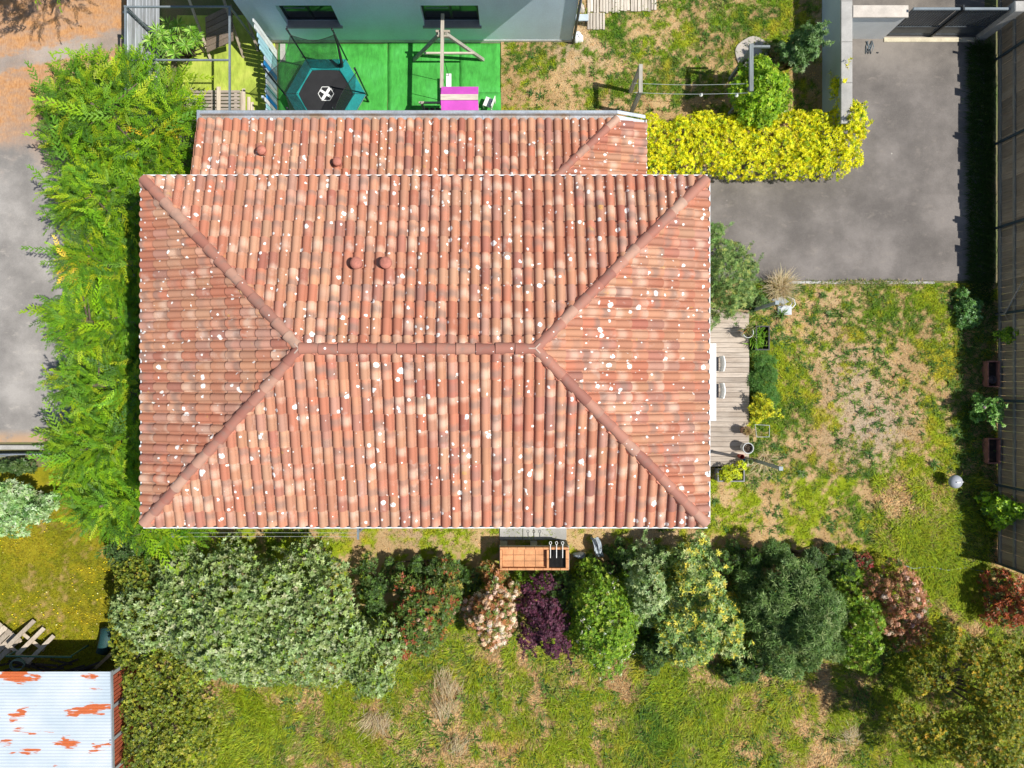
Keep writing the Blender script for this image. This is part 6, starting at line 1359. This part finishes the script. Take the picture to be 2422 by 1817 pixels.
# straw clumps flopped over in the meadow
for k, (px, py, ln_, lx, ly) in enumerate(((905, 1722, .75, .25, .9), (885, 1690, .6, -.5, -.8), (1055, 1690, .8, .1, 1.0), (1062, 1640, .7, .1, 1.2), (1075, 1770, .6, .2, .9), (1800, 1090, .55, .1, -.3), (2010, 1745, .5, -.2, .5), (1050, 1610, .5, 0, 1.1))):
    q = W(px, py); strappy('straw_clump', ['flopped straw clump with pale tips in the meadow centre', 'smaller straw clump above the flopped one', 'broad straw swathe below the photinias', 'straw swathe nearest the photinias', 'straw clump at the lower edge of the meadow', 'straw tuft between the deck pots and the lawn', 'thin straw clump left of the corner tree', 'thin straw wisps under the shrub row'][k], 'grass', q, .03, 95, ln_, .012, STRAW, 430+k, (1.1, 1.6), .13, (lx*2.0+.3*math.sin(k*2.1), ly*2.0), GRASSM, 'straw clumps')
# rosette plant in the enclosure
rp = thing('rosette_shrub', 'shrub with bright green leaf rosettes in the shaded enclosure', 'shrub', (W(415, 105, .9).x, W(415, 105, .9).y, 0)); r = R(451); parts = []; mb = MB()
for px, py in ((372, 72), (405, 84), (428, 104), (372, 100), (402, 118), (384, 84), (398, 58), (422, 60), (452, 72), (448, 88), (466, 86), (462, 100), (356, 96), (390, 104), (440, 108), (414, 128)):
    z = r.uniform(1.0, 1.5); p = np.array(W(px, py, z)); n = 20; a = np.arange(n)*2.399+r.uniform(0, 6); el = r.uniform(-.25, .55, n); d = np.stack([np.cos(a)*np.cos(el), np.sin(a)*np.cos(el), np.sin(el)], 1)
    lv, lf = leaf_t(.20); parts.append(scatter('', lv, lf, np.repeat(p[None], n, 0)+d*.015, frames(d, np.array([[0, 0, 1.]])), r.uniform(.20, .29, n), pick(r, n, [(.13, .27, .02, 3), (.26, .40, .08, 2), (.08, .18, .02, 2)]), LEAFG, rp))
    mb.tube([(W(415, 105, .9).x+r.normal(0, .05), W(415, 105, .9).y+r.normal(0, .05), 0), tuple(p*np.array((1, 1, .55))), tuple(p)], [.022, .016, .012], 5)
join('foliage', parts, LEAFG, rp); mb.build('stem', BARK, rp)
# along the fence
shrub('fence_shrub', 'small bright shrub catching the sun low on the fence', 'shrub', 2392, 792, 28, 22, 1.1, 150, [(.22, .34, .02, 3), (.12, .24, .02, 3)], (.10, .42, 5), 461, 4, LEAFG)
shrub('rose_bush', 'light green rose bush with one pale pink bloom by the fence', 'shrub', 2345, 968, 36, 36, 1.3, 380, [(.16, .32, .06, 3), (.26, .42, .12, 2), (.08, .18, .03, 2)], (.075, .5, 6), 462, 7, LEAFG, flowers=(1.02, .04, 1, 40, [(.74, .50, .56, 1)], .03), shoots=6)
shrub('lime_bush', 'lime green broad-leaved bush at the lower end of the fence', 'shrub', 2385, 1208, 50, 42, 1.5, 560, [(.30, .44, .02, 3), (.20, .34, .02, 3), (.08, .16, .02, 2)], (.10, .58, 6), 463, 8, LEAFG)
shrub('verge_weeds', 'leafy weeds where driveway, lawn and fence shadow meet', 'weeds', 2300, 730, 34, 50, .6, 420, [(.10, .22, .05, 3), (.22, .36, .16, 1), (.07, .15, .03, 2)], (.085, .35, 6), 464, 8, LEAFG)
sv = R(470); n = 5200; P = np.stack([sv.uniform(14.2, 14.95, n), sv.uniform(2.4, 10.5, n), 0*sv.rand(n)+.01], 1)
def bladeset(name, label, P, L, wd, pal, seed, toward=None, el=(.5, 1.3), z0=.01):
    r = R(seed); n = len(P); az = r.uniform(0, 6.283, n) if toward is None else toward+r.normal(0, .6, n); e = r.uniform(el[0], el[1], n); ln = L*r.uniform(.5, 1.2, n)
    d = np.stack([np.cos(az)*np.cos(e), np.sin(az)*np.cos(e), np.sin(e)], 1); s = np.stack([-np.sin(az), np.cos(az), 0*az], 1)*wd/2; m = P+d*ln[:, None]*.6; tp_ = m+np.stack([np.cos(az), np.sin(az), -.1+0*az], 1)*ln[:, None]*.42
    V = np.stack([P-s, P+s, m+s*.9, tp_, m-s*.9], 1).reshape(-1, 3); i = np.arange(n)[:, None]*5; F = np.concatenate([np.concatenate([i, i+1, i+2], 1), np.concatenate([i, i+2, i+4], 1), np.concatenate([i+4, i+2, i+3], 1)])
    o = link(name, npmesh(name, V, F, np.repeat(pick(r, n, pal), 5, 0).clip(.003, .9)), GRASSM); o['kind'] = 'stuff'; o['label'] = label; o['category'] = 'grass'
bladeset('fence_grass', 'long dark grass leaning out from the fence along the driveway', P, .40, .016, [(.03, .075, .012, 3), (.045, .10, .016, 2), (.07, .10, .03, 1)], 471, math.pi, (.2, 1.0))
sv = R(472); n = 2600; P = np.stack([sv.uniform(13.7, 14.9, n), sv.uniform(-5.5, 2.4, n), 0*sv.rand(n)+.03], 1)
bladeset('fence_foot_grass', 'grass in the fence shadow beside the lawn', P, .28, .016, [(.06, .13, .02, 3), (.09, .18, .03, 2)], 473)
sv = R(474); n = 900; P = np.stack([sv.normal(11.0, .9, n).clip(8.6, 14.2), 3.13+sv.normal(0, .035, n), 0*sv.rand(n)+.03], 1)
bladeset('kerb_weeds', 'weeds in the joint of the driveway edging', P, .13, .016, [(.14, .20, .03, 3), (.42, .34, .18, 2)], 475)
# yellow flowers of the flower lawn
sv = R(476); n = 620; X = sv.uniform(-17, -11.9, n); Y = sv.uniform(-8.2, -4.2, n); k = fbm(X, Y, 1.2, 8) > .46; P = np.stack([X, Y, relief(X, Y)+.07], 1)[k]; n = len(P)
d = norm(sv.normal(0, .3, (n, 3))+np.array((0, 0, 1.))); tn = norm(np.cross(d, sv.normal(size=(n, 3)))); tv = [(.5*math.cos(a), .5*math.sin(a), 0) for a in np.arange(6)*math.pi/3]
v = scatter('', tv, [(0, 1, 2), (0, 2, 3), (0, 3, 4), (0, 4, 5)], P, frames(tn, d), sv.uniform(.022, .05, n), pick(sv, n, [(.80, .62, .02, 4), (.78, .70, .25, 1)]), PETAL, None)
o = join('meadow_flowers', [v], PETAL, None); o['kind'] = 'stuff'; o['label'] = 'scattered small yellow flowers in the lawn beside the rusty shed'; o['category'] = 'flowers'
